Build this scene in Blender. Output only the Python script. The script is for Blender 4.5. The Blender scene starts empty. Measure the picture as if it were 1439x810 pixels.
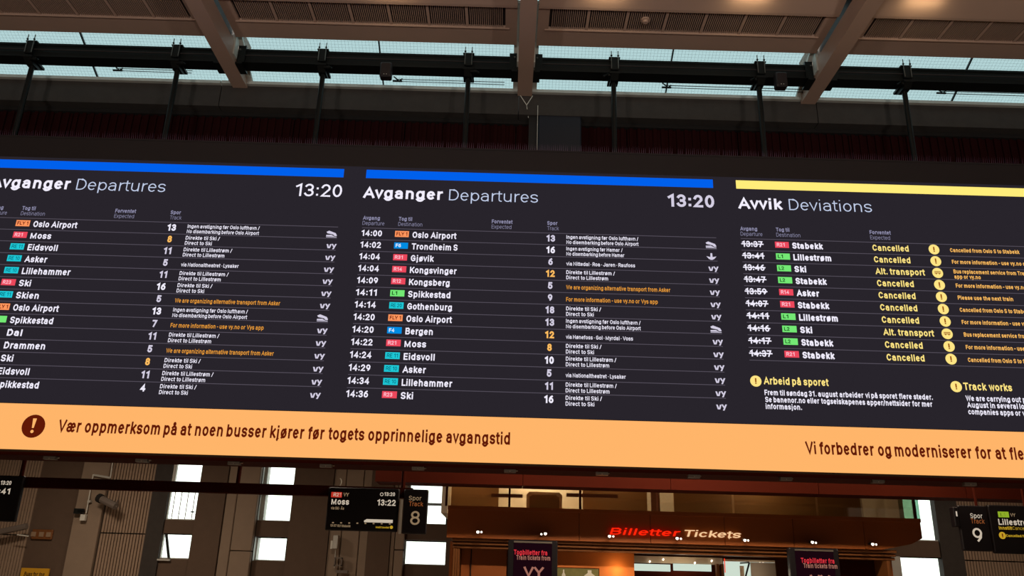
import bpy, math, random
from math import sin, cos, atan, tan, pi, radians, hypot
from mathutils import Vector
random.seed(7)
SC = bpy.context.scene
COL = SC.collection

# ------------------------------------------------------------------ camera
FPX = 1150.0                       # focal length in pixels of the 1439 px wide frame
ROLL = 0.0285
PITCH = atan(405 / 1150)
EYE = 1.65
AX = Vector((cos(ROLL), -sin(ROLL) * sin(PITCH), sin(ROLL) * cos(PITCH)))
AY = Vector((-sin(ROLL), -cos(ROLL) * sin(PITCH), cos(ROLL) * cos(PITCH)))
AF = Vector((0, cos(PITCH), sin(PITCH)))
cam = bpy.data.cameras.new('camera')
cam.sensor_width = 36.0
cam.lens = FPX / 1439 * 36
cam.clip_start = 0.05
cam.clip_end = 500
camo = bpy.data.objects.new('camera', cam)
COL.objects.link(camo)
from mathutils import Matrix
m3 = Matrix((AX, AY, -AF)).transposed()
camo.matrix_world = Matrix.Translation((0, 0, EYE)) @ m3.to_4x4()
SC.camera = camo

# ------------------------------------------------------------------ sky, lights, exposure
world = bpy.data.worlds.new('overcast_sky')
SC.world = world
world.use_nodes = True
wb = world.node_tree.nodes['Background']
wb.inputs[0].default_value = (0.93, 1.0, 0.97, 1)
wb.inputs[1].default_value = 2.4
SC.view_settings.view_transform = 'Standard'
SC.view_settings.look = 'None'
SC.view_settings.exposure = 0.0
SC.view_settings.gamma = 1.0
SC.view_settings.use_curve_mapping = False
UPLIGHT_W = 560     # unseen uplighters added behind the camera to brighten the ceiling
GRAZE_W = 3.0       # small lamps of the ceiling coves
WASH_W = 75         # unseen lamps added to brighten the ticket office front
SOFFIT_FILL_W = 120        # unseen lamps added under the soffit for warm ambient light
OFFICE_W = 22       # lamps of the upper office behind glass, some added for brightness
SHOP_W = 10         # lamps of the ticket office
SPOT_W = 1.0

# ------------------------------------------------------------------ helpers
def pt(px, py, Y):
    v = AF + AX * ((px - 719.5) / FPX) + AY * ((405 - py) / FPX)
    t = Y / v.y
    return v.x * t, v.z * t + EYE

def rect(px0, py0, px1, py1, Y):
    """pixel edges of an upright rectangle standing at depth Y -> x0, x1, z0, z1 in metres"""
    xm, ym = (px0 + px1) / 2, (py0 + py1) / 2
    return pt(px0, ym, Y)[0], pt(px1, ym, Y)[0], pt(xm, py1, Y)[1], pt(xm, py0, Y)[1]

def lin(c):
    c /= 255
    return c / 12.92 if c <= .04045 else ((c + .055) / 1.055) ** 2.4

def rgb(*c):
    return (lin(c[0]), lin(c[1]), lin(c[2]), 1)

MATS = {}
def pbr(name, col, rough=.6, metal=0, noise=0, scale=6, bump=0, spec=.5):
    m = bpy.data.materials.new(name); m.use_nodes = True
    nt = m.node_tree; b = nt.nodes['Principled BSDF']
    b.inputs['Base Color'].default_value = rgb(*col)
    b.inputs['Roughness'].default_value = rough
    b.inputs['Metallic'].default_value = metal
    b.inputs['Specular IOR Level'].default_value = spec
    if noise or bump:
        tc = nt.nodes.new('ShaderNodeTexCoord')
        n = nt.nodes.new('ShaderNodeTexNoise')
        n.inputs['Scale'].default_value = scale; n.inputs['Detail'].default_value = 6
        nt.links.new(tc.outputs['Object'], n.inputs['Vector'])
        if noise:
            mx = nt.nodes.new('ShaderNodeMix'); mx.data_type = 'RGBA'
            a = rgb(*col)
            mx.inputs[6].default_value = tuple(v * (1 - noise) for v in a[:3]) + (1,)
            mx.inputs[7].default_value = tuple(min(1, v * (1 + noise)) for v in a[:3]) + (1,)
            nt.links.new(n.outputs['Fac'], mx.inputs[0])
            nt.links.new(mx.outputs[2], b.inputs['Base Color'])
        if bump:
            bp = nt.nodes.new('ShaderNodeBump'); bp.inputs['Strength'].default_value = bump
            bp.inputs['Distance'].default_value = .02
            nt.links.new(n.outputs['Fac'], bp.inputs['Height'])
            nt.links.new(bp.outputs[0], b.inputs['Normal'])
    MATS[name] = m
    return m

def emi(name, col, s=1.0):
    m = bpy.data.materials.new(name); m.use_nodes = True
    nt = m.node_tree; nt.nodes.clear()
    e = nt.nodes.new('ShaderNodeEmission'); o = nt.nodes.new('ShaderNodeOutputMaterial')
    e.inputs[0].default_value = rgb(*col); e.inputs[1].default_value = s
    nt.links.new(e.outputs[0], o.inputs[0])
    MATS[name] = m
    return m

def glassy(name, col, gloss=.06, rough=.05):
    m = bpy.data.materials.new(name); m.use_nodes = True
    nt = m.node_tree; nt.nodes.clear()
    t = nt.nodes.new('ShaderNodeBsdfTransparent'); g = nt.nodes.new('ShaderNodeBsdfGlossy')
    x = nt.nodes.new('ShaderNodeMixShader'); o = nt.nodes.new('ShaderNodeOutputMaterial')
    t.inputs[0].default_value = (*col, 1); g.inputs['Roughness'].default_value = rough
    x.inputs[0].default_value = gloss
    nt.links.new(t.outputs[0], x.inputs[1]); nt.links.new(g.outputs[0], x.inputs[2])
    nt.links.new(x.outputs[0], o.inputs[0])
    MATS[name] = m
    return m

class MB:
    def __init__(s): s.v = []; s.f = []; s.mi = []; s.ms = []
    def mat(s, m):
        if m not in s.ms: s.ms.append(m)
        return s.ms.index(m)
    def poly(s, pts, m):
        n = len(s.v); s.v += [tuple(p) for p in pts]; s.f.append(tuple(range(n, n + len(pts)))); s.mi.append(s.mat(m))
    def box(s, x0, x1, y0, y1, z0, z1, m):
        n = len(s.v); k = s.mat(m)
        s.v += [(x0,y0,z0),(x1,y0,z0),(x1,y1,z0),(x0,y1,z0),(x0,y0,z1),(x1,y0,z1),(x1,y1,z1),(x0,y1,z1)]
        for q in ((0,3,2,1),(4,5,6,7),(0,1,5,4),(1,2,6,5),(2,3,7,6),(3,0,4,7)):
            s.f.append(tuple(n + i for i in q)); s.mi.append(k)
        return s
    def rbox(s, x0, x1, y0, y1, z0, z1, m, c=.01):
        """box with its four edges along y and the front face chamfered"""
        k = s.mat(m)
        def ring(a, b, d, e, y):
            n = len(s.v)
            s.v += [(a+c,y,d),(b-c,y,d),(b,y,d+c),(b,y,e-c),(b-c,y,e),(a+c,y,e),(a,y,e-c),(a,y,d+c)]
            return [n+i for i in range(8)]
        r0 = ring(x0+c, x1-c, z0+c, z1-c, y0); r1 = ring(x0, x1, z0, z1, y0+c); r2 = ring(x0, x1, z0, z1, y1)
        s.f.append(tuple(r0)); s.mi.append(k)
        s.f.append(tuple(reversed(r2))); s.mi.append(k)
        for a, b in ((r0, r1), (r1, r2)):
            for i in range(8):
                j = (i+1) % 8
                s.f.append((a[i], b[i], b[j], a[j])); s.mi.append(k)
        return s
    def tube(s, a, b, r, m, n=8, r2=None):
        a, b = Vector(a), Vector(b); r2 = r if r2 is None else r2
        d = (b - a).normalized(); u = d.orthogonal().normalized(); w = d.cross(u)
        k = s.mat(m); o = len(s.v)
        for p, q in ((a, r), (b, r2)):
            for i in range(n):
                t = 2 * pi * i / n
                s.v.append(tuple(p + u * cos(t) * q + w * sin(t) * q))
        for i in range(n):
            j = (i + 1) % n
            s.f.append((o+i, o+j, o+n+j, o+n+i)); s.mi.append(k)
        s.f.append(tuple(o+i for i in reversed(range(n)))); s.mi.append(k)
        s.f.append(tuple(o+n+i for i in range(n))); s.mi.append(k)
        return s
    def disc(s, cx, y, cz, r, m, n=20, rz=None):
        rz = rz or r
        s.poly([(cx + r*cos(2*pi*i/n), y, cz + rz*sin(2*pi*i/n)) for i in range(n)], m)
        return s
    def prism(s, pts, y0, y1, m):
        """closed x,z outline extruded from y0 to y1"""
        n = len(pts); o = len(s.v); k = s.mat(m)
        s.v += [(x, y0, z) for x, z in pts] + [(x, y1, z) for x, z in pts]
        s.f.append(tuple(range(o, o+n))); s.mi.append(k)
        s.f.append(tuple(reversed(range(o+n, o+2*n)))); s.mi.append(k)
        for i in range(n):
            j = (i+1) % n
            s.f.append((o+i, o+n+i, o+n+j, o+j)); s.mi.append(k)
        return s
    def xprism(s, pts, x0, x1, m):
        """closed y,z outline extruded along x"""
        n = len(pts); o = len(s.v); k = s.mat(m)
        s.v += [(x0, y, z) for y, z in pts] + [(x1, y, z) for y, z in pts]
        s.f.append(tuple(range(o, o+n))); s.mi.append(k)
        s.f.append(tuple(reversed(range(o+n, o+2*n)))); s.mi.append(k)
        for i in range(n):
            j = (i+1) % n
            s.f.append((o+i, o+n+i, o+n+j, o+j)); s.mi.append(k)
        return s
    def build(s, name, parent=None, kind=None, label=None, cat=None, group=None):
        me = bpy.data.meshes.new(name)
        me.from_pydata(s.v, [], s.f)
        for m in s.ms: me.materials.append(MATS[m])
        me.polygons.foreach_set('material_index', s.mi)
        me.update()
        o = bpy.data.objects.new(name, me); COL.objects.link(o)
        if parent: 
            o.parent = parent
            o.matrix_parent_inverse = parent.matrix_world.inverted() if False else Matrix.Translation(-Vector(parent.location))
        tag(o, label, cat, group, kind)
        return o

def tag(o, label=None, cat=None, group=None, kind=None):
    if label: o['label'] = label
    if cat: o['category'] = cat
    if group: o['group'] = group
    if kind: o['kind'] = kind
    return o

def thing(name, loc, label, cat, group=None):
    o = bpy.data.objects.new(name, None); COL.objects.link(o); o.location = loc
    o.empty_display_size = .1
    return tag(o, label, cat, group)

def struct(name, loc=(0, 0, 0)):
    o = bpy.data.objects.new(name, None); COL.objects.link(o); o.location = loc
    o['kind'] = 'structure'
    return o

def copy_thing(src, dx, dy=0, dz=0, label=None):
    r = src.copy(); COL.objects.link(r)
    r.location = src.location + Vector((dx, dy, dz))
    if label: r['label'] = label
    for ch in src.children:
        c = ch.copy(); COL.objects.link(c); c.parent = r
        for g in ch.children:
            d = g.copy(); COL.objects.link(d); d.parent = c
    return r

# ------------------------------------------------------------------ stroke lettering (grotesque)
def A(cx, cy, rx, ry, a0, a1):
    n = max(2, int(abs(a1 - a0) / 24))
    return [(cx + rx*cos(radians(a0+(a1-a0)*i/n)), cy + ry*sin(radians(a0+(a1-a0)*i/n))) for i in range(n+1)]
X = .74
def bowl(cx=.3): return A(cx, .37, .3, .37, 0, 360)
def S_(w, h, y=0):
    r = w / 2; q = h / 4
    return A(r, y+h-q*1.02, r, q*1.02, 25, 270-0)[:] + A(r, y+q, r, q, 90, -155)
def arch(x0, w, h=X):
    return A(x0+w/2, h-.27, w/2, .27, 180, 0) + [(x0+w, 0)]
G = {}
G['A'] = (.82, [[(0,0),(.41,1),(.82,0)], [(.15,.3),(.67,.3)]])
G['B'] = (.66, [[(0,0),(0,1),(.36,1)]+A(.36,.765,.26,.235,90,-90)+[(0,.53)], [(.36,.53)]+A(.38,.265,.28,.265,90,-90)+[(0,0)]])
G['C'] = (.72, [A(.36,.5,.36,.5,38,322)])
G['D'] = (.68, [[(0,0),(0,1),(.28,1)]+A(.28,.5,.4,.5,90,-90)+[(0,0)]])
G['E'] = (.56, [[(.56,1),(0,1),(0,0),(.56,0)], [(0,.52),(.5,.52)]])
G['F'] = (.55, [[(.55,1),(0,1),(0,0)], [(0,.5),(.48,.5)]])
G['G'] = (.74, [A(.37,.5,.37,.5,42,330)+[(.74,.2),(.74,.48),(.4,.48)]])
G['H'] = (.7, [[(0,0),(0,1)],[(.7,0),(.7,1)],[(0,.52),(.7,.52)]])
G['I'] = (.06, [[(.03,0),(.03,1)]])
G['J'] = (.55, [[(.55,1),(.55,.28)]+A(.275,.28,.275,.28,0,-170)])
G['K'] = (.7, [[(0,0),(0,1)],[(.66,1),(.02,.36)],[(.25,.58),(.7,0)]])
G['L'] = (.54, [[(0,1),(0,0),(.54,0)]])
G['M'] = (.88, [[(0,0),(0,1),(.44,.08),(.88,1),(.88,0)]])
G['N'] = (.7, [[(0,0),(0,1),(.7,0),(.7,1)]])
G['O'] = (.76, [A(.38,.5,.38,.5,0,360)])
G['P'] = (.66, [[(0,0),(0,1),(.38,1)]+A(.38,.73,.28,.27,90,-90)+[(0,.46)]])
G['R'] = (.68, [[(0,0),(0,1),(.36,1)]+A(.36,.73,.28,.27,90,-90)+[(0,.46)], [(.38,.46),(.68,0)]])
G['S'] = (.64, [S_(.64,1)])
G['T'] = (.7, [[(0,1),(.7,1)],[(.35,1),(.35,0)]])
G['V'] = (.78, [[(0,1),(.39,0),(.78,1)]])
G['W'] = (1.08, [[(0,1),(.27,0),(.54,1),(.81,0),(1.08,1)]])
G['Y'] = (.76, [[(0,1),(.38,.42),(.76,1)],[(.38,.42),(.38,0)]])
G['a'] = (.54, [A(.27,X-.24,.26,.24,150,0)+[(.53,0)], [(.53,.44),(.26,.43)]+A(.24,.215,.24,.215,90,270)+[(.36,0),(.53,.14)]])
G['b'] = (.58, [[(0,1),(0,0)], A(.29,.37,.29,.37,0,360)])
G['c'] = (.54, [A(.29,.37,.29,.37,45,315)])
G['d'] = (.58, [[(.58,1),(.58,0)], A(.29,.37,.29,.37,0,360)])
G['e'] = (.56, [[(.02,.38),(.56,.38)]+A(.28,.37,.28,.37,0,310)])
G['f'] = (.36, [[(.12,0),(.12,.8)]+A(.3,.8,.18,.2,180,80), [(0,X),(.33,X)]])
G['g'] = (.58, [[(.58,X),(.58,0)]+A(.29,0,.29,.27,0,-155), A(.29,.37,.29,.37,0,360)])
G['h'] = (.54, [[(0,1),(0,0)], arch(0,.54)])
G['i'] = (.06, [[(.03,X-.05),(.03,0)], [(.03,1.03),(.03,1.035)]])
G['j'] = (.14, [[(.11,X-.05),(.11,-.1)]+A(-.03,-.1,.14,.16,0,-90), [(.11,1.03),(.11,1.035)]])
G['k'] = (.52, [[(0,1),(0,0)],[(.48,X),(.02,.26)],[(.17,.42),(.52,0)]])
G['l'] = (.06, [[(.03,1),(.03,0)]])
G['m'] = (.9, [[(0,X),(0,0)], arch(0,.45), arch(.45,.45)])
G['n'] = (.54, [[(0,X),(0,0)], arch(0,.54)])
G['o'] = (.58, [A(.29,.37,.29,.37,0,360)])
G['p'] = (.58, [[(0,X),(0,-.27)], A(.29,.37,.29,.37,0,360)])
G['r'] = (.34, [[(0,X),(0,0)], A(.3,.44,.3,.3,180,85)])
G['s'] = (.52, [S_(.52,X)])
G['t'] = (.34, [[(.13,.95),(.13,.17)]+A(.3,.17,.17,.17,180,275), [(0,X),(.34,X)]])
G['u'] = (.54, [[(0,X),(0,.27)]+A(.27,.27,.27,.27,180,360)+[(.54,X)], [(.54,.3),(.54,0)]])
G['v'] = (.56, [[(0,X),(.28,0),(.56,X)]])
G['w'] = (.84, [[(0,X),(.21,0),(.42,X),(.63,0),(.84,X)]])
G['x'] = (.54, [[(0,X),(.54,0)],[(0,0),(.54,X)]])
G['y'] = (.56, [[(0,X),(.28,0)],[(.56,X),(.24,-.14)]+A(.1,-.14,.12,.12,-20,-90)])
G['z'] = (.5, [[(0,X),(.5,X),(0,0),(.5,0)]])
G['ø'] = (.58, [A(.29,.37,.29,.37,0,360), [(.06,-.03),(.52,.77)]])
G['å'] = (.54, G['a'][1]+[A(.27,.99,.09,.09,0,360)])
G['Å'] = (.82, G['A'][1]+[A(.41,1.18,.1,.1,0,360)])
G['æ'] = (.9, [A(.26,X-.2,.22,.2,160,0)+[(.48,.3)], A(.24,.2,.24,.2,0,360), [(.48,.38),(.92,.38)]+A(.7,.37,.22,.37,0,310)])
G['0'] = (.58, [A(.29,.5,.29,.5,0,360)])
G['1'] = (.36, [[(0,.82),(.34,1),(.34,0)]])
G['2'] = (.6, [A(.29,.7,.28,.3,165,-20)+[(.02,0),(.6,0)]])
G['3'] = (.58, [A(.28,.75,.27,.25,155,-90), A(.28,.26,.3,.26,90,-160)])
G['4'] = (.64, [[(.48,0),(.48,1),(0,.27),(.64,.27)]])
G['5'] = (.58, [[(.54,1),(.08,1),(.03,.52)]+A(.28,.32,.3,.32,140,-155)])
G['6'] = (.58, [A(.29,.32,.29,.32,0,360), [(.46,1)]+A(.55,.38,.55,.62,120,185)])
G['7'] = (.6, [[(0,1),(.6,1),(.2,0)]])
G['8'] = (.58, [A(.29,.76,.25,.24,0,360), A(.29,.27,.29,.27,0,360)])
G['9'] = (.58, [A(.29,.68,.29,.32,0,360), A(.03,.62,.55,.62,5,-60)])
G[':'] = (.06, [[(.03,.08),(.03,.1)],[(.03,.66),(.03,.68)]])
G['.'] = (.06, [[(.03,.02),(.03,.04)]])
G['·'] = (.06, [[(.03,.4),(.03,.42)]])
G['/'] = (.4, [[(0,-.08),(.4,1)]])
G['-'] = (.3, [[(0,.4),(.3,.4)]])
G['!'] = (.06, [[(.03,1),(.03,.35)],[(.03,.02),(.03,.04)]])
WT = {'light': .085, 'reg': .13, 'med': .155, 'bold': .19, 'heavy': .225}
GAP = .115
LB = {**{c: .105 for c in 'BDEFHIKLMNPRbhijklmnpru1!:.·'}, **{c: .0 for c in 'AVWYTvwyxft/'}}
RB = {**{c: .105 for c in 'HIJMNdhilmnujga1!:.·å'}, **{c: .0 for c in 'AKRVWYTvwykrtfLFP/'}}
def gap(a, b):
    return .012 + RB.get(a, .058) + LB.get(b, .058)
def text_width(s, wt):
    sw = WT[wt]; w = 0; prev = None
    for ch in s:
        if ch == ' ': w += .42; prev = None; continue
        if prev: w += gap(prev, ch)
        w += G[ch][0] * (1 - sw*.35) + sw * .55; prev = ch
    return w
def text(mb, s, x, y, z, H, m, wt='bold', width=None, align='l', shear=0.0, rise=0.0):
    """flat upright lettering facing -y; x,z = start of the baseline, H = cap height"""
    sw = WT[wt]; tw = text_width(s, wt) * H
    kx = (width / tw) if width else .92
    tw *= kx
    if align == 'r': x -= tw
    if align == 'c': x -= tw / 2
    k = mb.mat(m); cx = 0; prev = None
    for ch in s:
        if ch == ' ': cx += .42; prev = None; continue
        if prev: cx += gap(prev, ch)
        prev = ch
        W, strokes = G[ch]; Wd = W * (1 - sw*.35) + sw*.55
        def mp(p):
            px = sw/2 + p[0] * ((Wd - sw) / max(W, .2) if W > .1 else 1)
            if W <= .1: px = Wd/2 + (p[0]-.03)
            return px, sw/2 + p[1]*(1 - sw)
        for st in strokes:
            q = [mp(p) for p in st]
            closed = hypot(q[0][0]-q[-1][0], q[0][1]-q[-1][1]) < 1e-4
            if closed: q = q[:-1]
            n = len(q); L = []; h = sw / 2
            for i in range(n):
                if closed: a, b = q[i-1], q[(i+1) % n]; c = q[i]
                else: a, b, c = (q[i-1] if i else None), (q[i+1] if i < n-1 else None), q[i]
                def nd(u, v):
                    l = hypot(v[0]-u[0], v[1]-u[1]) or 1e-6
                    return (v[0]-u[0])/l, (v[1]-u[1])/l
                d1 = nd(a, c) if a else None; d2 = nd(c, b) if b else None
                ext = 0
                if d1 is None: d1 = d2; ext = -1
                if d2 is None: d2 = d1; ext = 1
                nx, ny = -(d1[1]+d2[1]), d1[0]+d2[0]; l = hypot(nx, ny)
                if l < .5: nx, ny = -d1[1], d1[0]; s_ = 1
                else:
                    nx /= l; ny /= l; s_ = min(2.0, 1 / max(.4, nx*-d1[1] + ny*d1[0]))
                e = ext * h * .98
                ox, oy = c[0] + d1[0]*e, c[1] + d1[1]*e
                L.append(((ox + nx*h*s_, oy + ny*h*s_), (ox - nx*h*s_, oy - ny*h*s_)))
            o = len(mb.v)
            for l_, r_ in L:
                for g in (l_, r_):
                    gx = x + (cx + g[0] + g[1]*shear) * H * kx; 
                    mb.v.append((gx, y, z + g[1]*H + (gx - x)*rise))
            for i in range(n if closed else n-1):
                j = (i+1) % n
                mb.f.append((o+2*i, o+2*j, o+2*j+1, o+2*i+1)[::-1]); mb.mi.append(k)
        cx += Wd
    return x + tw

# ------------------------------------------------------------------ materials
pbr('screen_black', (20, 17, 22), .45, spec=.3)
pbr('cabinet_black', (28, 20, 22), .6)
pbr('steel_black', (15, 19, 18), .45, .3, .2, 8)
pbr('galvanised', (120, 118, 112), .4, .8)
pbr('pale_steel', (190, 190, 182), .5, .1, .12, 5)
pbr('roof_paint', (172, 143, 126), .55, 0, .06, 2)
pbr('grille_dark', (40, 32, 30), .8)
pbr('concrete', (56, 51, 47), .9, 0, .25, 9, .4)
pbr('concrete_dark', (92, 74, 60), .9, 0, .12, 7, .3)  # shaded copy of the concrete: pier shade and flare tint in the colour
pbr('concrete_light', (140, 122, 104), .85, 0, .1, 5, .3)  # lit copy of the concrete, warmed by lens flare in the colour
pbr('concrete_ribbed', (150, 128, 108), .9, 0, .1, 6, .2)  # warm tint of the lens flare is part of this colour
pbr('concrete_groove', (52, 40, 32), .9)  # dark copy of the ribbed concrete, groove shade put into the colour
pbr('joint_dark', (18, 14, 12), .9)
pbr('maroon_sheet', (38, 8, 9), .9, 0, .2, 3, spec=.1)
pbr('brown_bulkhead', (62, 17, 5), .9, 0, .1, 3, spec=.1)  # base colour takes in the reddish lens flare under the orange band
pbr('brown_fascia', (150, 80, 26), .5, 0, .08, 2)  # reddish brown base colour stands in for lens flare on the fascia
pbr('brown_trim', (128, 80, 42), .4, .2, .08, 2)
pbr('blue_box', (17, 23, 36), .5)
pbr('floor_stone', (150, 138, 125), .5, 0, .15, 3)
pbr('plaster', (150, 140, 130), .9, 0, .06, 3)
pbr('office_wall', (200, 185, 160), .8)
pbr('frosted_panel', (150, 106, 56), .6)
pbr('cable_white', (210, 210, 200), .5)
pbr('cable_black', (20, 20, 20), .6)
pbr('sign_yellow', (215, 160, 30), .5)
pbr('sign_ink', (60, 40, 10), .6)
pbr('socket_plate', (150, 125, 100), .5)
pbr('camera_shell', (110, 100, 92), .5)
pbr('wood_shelf', (120, 70, 40), .5)
pbr('orange_wall', (210, 120, 50), .7)
pbr('silver', (190, 185, 175), .3, .9)
pbr('spike_steel', (150, 120, 150), .35, .6)
glassy('window_glass', (.97, .98, .95))
glassy('skylight_glass', (.47, .545, .56), .05, .2)
glassy('office_glass', (.9, .85, .75), .10)
glassy('teal_glass', (.35, .5, .42), .06)
emi('led_ground', (40, 36, 43), 1.0)
emi('led_orange', (255, 181, 106), 1.0)
emi('led_orange_ink', (96, 24, 6), 1.0)
emi('led_blue', (0, 96, 236), 1.0)
emi('led_yellow', (255, 232, 120), 1.05)
emi('led_white', (244, 240, 255), 1.0)
emi('led_soft', (212, 206, 226), 1.0)
emi('led_light', (200, 212, 240), .95)
emi('led_grey', (142, 140, 170), 1.0)
emi('led_line', (86, 80, 92), 1.0)
emi('led_amber', (255, 190, 96), 1.0)
emi('led_amber_deep', (248, 166, 60), .9)
emi('led_lemon', (255, 229, 132), 1.0)
emi('led_lemon_ink', (150, 80, 10), 1.0)
for n_, c_, t_ in (('fly', (255, 150, 92), (110, 20, 10)), ('red', (236, 72, 92), (255, 190, 205)), ('cyan', (30, 200, 214), (0, 70, 90)),
               ('green', (116, 232, 116), (10, 70, 20)), ('sea', (0, 140, 226), (225, 240, 255)), ('lime', (140, 170, 40), (40, 40, 10))):
    emi('badge_' + n_, c_, 1.0); emi('badge_ink_' + n_, t_, 1.0)
emi('dim_white', (205, 190, 170), .9)
emi('dim_grey', (150, 125, 95), .8)
emi('dim_orange', (150, 84, 44), .8)
emi('dim_red', (190, 50, 36), .9)
emi('dim_yellow', (200, 160, 40), .9)
emi('dim_ground', (32, 12, 4), .7)
emi('sign_red', (255, 36, 10), 1.1)
emi('sign_cream', (246, 200, 150), 1.0)
emi('spot_lens', (255, 236, 215), 3)
emi('poster_glow', (34, 10, 20), .6)
emi('poster_red', (215, 50, 60), 1)
emi('poster_text', (160, 105, 90), 1)
emi('light_panel', (205, 220, 205), 1)
emi('neon_red', (255, 60, 30), 1)
emi('lamp_warm', (255, 200, 130), 4)

# ------------------------------------------------------------------ setting: floor, hall shell
MB().box(-26, 26, -14, 24, -.2, 0, 'floor_stone').build('floor', kind='structure')
MB().box(-12.6, -12.4, -14, 24, 0, 9, 'plaster').build('wall_left', kind='structure')
MB().box(12.4, 12.6, -14, 24, 0, 9, 'plaster').build('wall_right', kind='structure')
MB().box(-12.4, 12.4, -14.2, -14, 0, 9, 'plaster').build('wall_rear', kind='structure')
MB().box(-12.4, 12.4, -14, 7.15, 9.0, 9.2, 'plaster').build('ceiling', kind='structure')

# bulkhead behind the board: concrete edge beam above, ribbed maroon sheet below
trim = struct('trim_1', (0, 9.95, 7.8))
for i in range(6):
    x0 = -12.4 + i * 4.14; 
    b = MB(); b.box(x0 + .006, x0 + 4.134, 9.85, 10.25, 7.66, 7.99, 'concrete'); b.build('concrete_beam_length', trim)
    MB().box(x0 + .006, x0 + 4.134, 9.80, 10.0, 7.995, 8.04, 'pale_steel').build('sill_flashing', trim)
wm = struct('wall_upper', (0, 10.1, 5))
for i in range(16):
    x0 = -12.4 + i * 1.55
    b = MB(); b.box(x0, x0 + 1.535, 10.06, 10.2, 3.4, 7.60, 'maroon_sheet')
    n = 14
    for k in range(n):
        xx = x0 + (k + .25) * 1.535 / n
        b.box(xx, xx + .05, 10.03, 10.06, 3.4, 7.60, 'maroon_sheet')
    b.build('ribbed_sheet', wm)
MB().box(-12.4, 12.4, 10.0, 10.3, 7.60, 7.655, 'joint_dark').build('shadow_gap', wm)

MB().box(-12.4, 12.4, 10.26, 10.4, 4.35, 8.3, 'joint_dark').build('bulkhead_backing', wm)
# soffit over the way to the tracks
MB().box(-12.4, 12.4, 10.2, 18.0, 4.35, 4.6, 'brown_bulkhead').build('ceiling_platform_side', kind='structure')

# ------------------------------------------------------------------ skylights
BEAMX = [-8.0, -3.955, 0.0, 3.94, 8.0]      # left faces of the roof beams
bays = [(-7.8, -3.955), (-3.755, 0.0), (0.2, 3.94), (4.14, 8.0)]
gy0, gz0, gy1, gz1 = 9.90, 8.06, 8.60, 8.66
def gl(t, off=0): return gy0 + (gy1-gy0)*t, gz0 + (gz1-gz0)*t + off
for i, (a, b) in enumerate(bays):
    w = struct('window_%d' % (i+1), ((a+b)/2, 9.9, 8.06))
    n = 2
    for k in range(n):
        x0 = a + (b-a)*k/n + .008; x1 = a + (b-a)*(k+1)/n - .008
        m = MB(); m.xprism([gl(0), gl(1), gl(1, .012), gl(0, .012)], x0, x1, 'skylight_glass'); m.build('pane', w)
    m = MB(); m.xprism([gl(0, -.01), gl(1, -.01), gl(1, .02), gl(0, .02)], (a+b)/2-.009, (a+b)/2+.009, 'steel_black'); m.build('glazing_bar', w)
    m = MB(); m.xprism([gl(1, -.03), (8.5, 8.66), (8.5, 8.76), gl(1, .05)], a, b, 'pale_steel'); m.build('head_frame', w)
    # bird netting hung just under the glass
    m = MB(); h = .0017; cell = .046
    a += .075; b -= .075; nx = int((b-a)/cell)
    for k in range(nx):
        xx = a + k*cell + .02
        y0, z0 = gl(.0, -.05); y1, z1 = gl(.85, -.05)
        m.poly([(xx-h/2, y0, z0), (xx+h/2, y0, z0), (xx+h/2, y1, z1), (xx-h/2, y1, z1)], 'cable_black')
    for k in range(28):
        y0, z0 = gl(k*.85/28, -.051); y1, z1 = gl(k*.85/28 + h/1.43, -.051)
        m.poly([(a, y0, z0), (b, y0, z0), (b, y1, z1), (a, y1, z1)], 'cable_black')
    m.build('bird_net', kind='stuff', label=['fine black bird netting under the skylight at the far left', 'fine black bird netting under the skylight left of the middle roof beam',
        'fine black bird netting under the skylight right of the middle roof beam', 'fine black bird netting under the skylight at the far right'][i], cat='netting')
MB().box(-12.4, 12.4, 7.15, 8.6, 8.68, 9.2, 'plaster').build('ceiling_upstand', kind='structure')
for a, b in ((-12.4, -8.0), (8.2, 12.4)):
    MB().box(a, b, 8.6, 10.3, 8.3, 8.7, 'plaster').build('ceiling_side_bay', kind='structure')

# ------------------------------------------------------------------ roof beams and ceiling panels
rb_labels = ['painted roof beam slanting down at the left, beside the far left ceiling panel', 'painted roof beam running straight back in the middle of the ceiling',
             'painted roof beam slanting down at the right, beside the far right ceiling panel']
for i, x0 in enumerate(BEAMX[1:4]):
    t = thing('roof_beam', (x0 + .1, 9.8, 7.95), rb_labels[i], 'beam', 'painted roof beams')
    m = MB(); m.box(x0, x0+.2, -5, 9.84, 7.95, 8.21, 'roof_paint'); m.box(x0+.035, x0+.165, -5, 9.1, 8.21, 8.62, 'cabinet_black'); m.box(x0+.035, x0+.165, 9.1, 9.84, 8.21, 8.62, 'roof_paint'); m.build('beam_body', t)  # upper web blackened: shade of the gap beside the panel, as colour
    for s in (-1, 1):
        xc = x0 + .1 + s*.13
        m = MB(); m.xprism([gl(0, -.06), gl(.95, -.06), gl(.95, -.015), gl(0, -.015)], xc-.035, xc+.035, 'pale_steel'); m.build('glazing_rafter', t)
        m = MB(); m.box(x0+.1+s*.10-.02, x0+.1+s*.10+.02, 9.14, 9.26, 8.02, 8.34, 'pale_steel')
        m.box(x0+.1+s*.17-.05, x0+.1+s*.17+.05, 9.27, 9.31, 7.985, 8.24, 'steel_black')
        m.tube((x0+.1+s*.15, 9.25, 8.17), (x0+.1+s*.15, 9.28, 8.17), .012, 'galvanised', 6)
        m.build('joint_plate', t)
    for s in (-1, 1):
        m = MB(); m.box(x0+.1+s*.14-.05, x0+.1+s*.14+.05, 9.27, 9.52, 7.96, 7.985, 'steel_black'); m.build('beam_seat', t)

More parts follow.
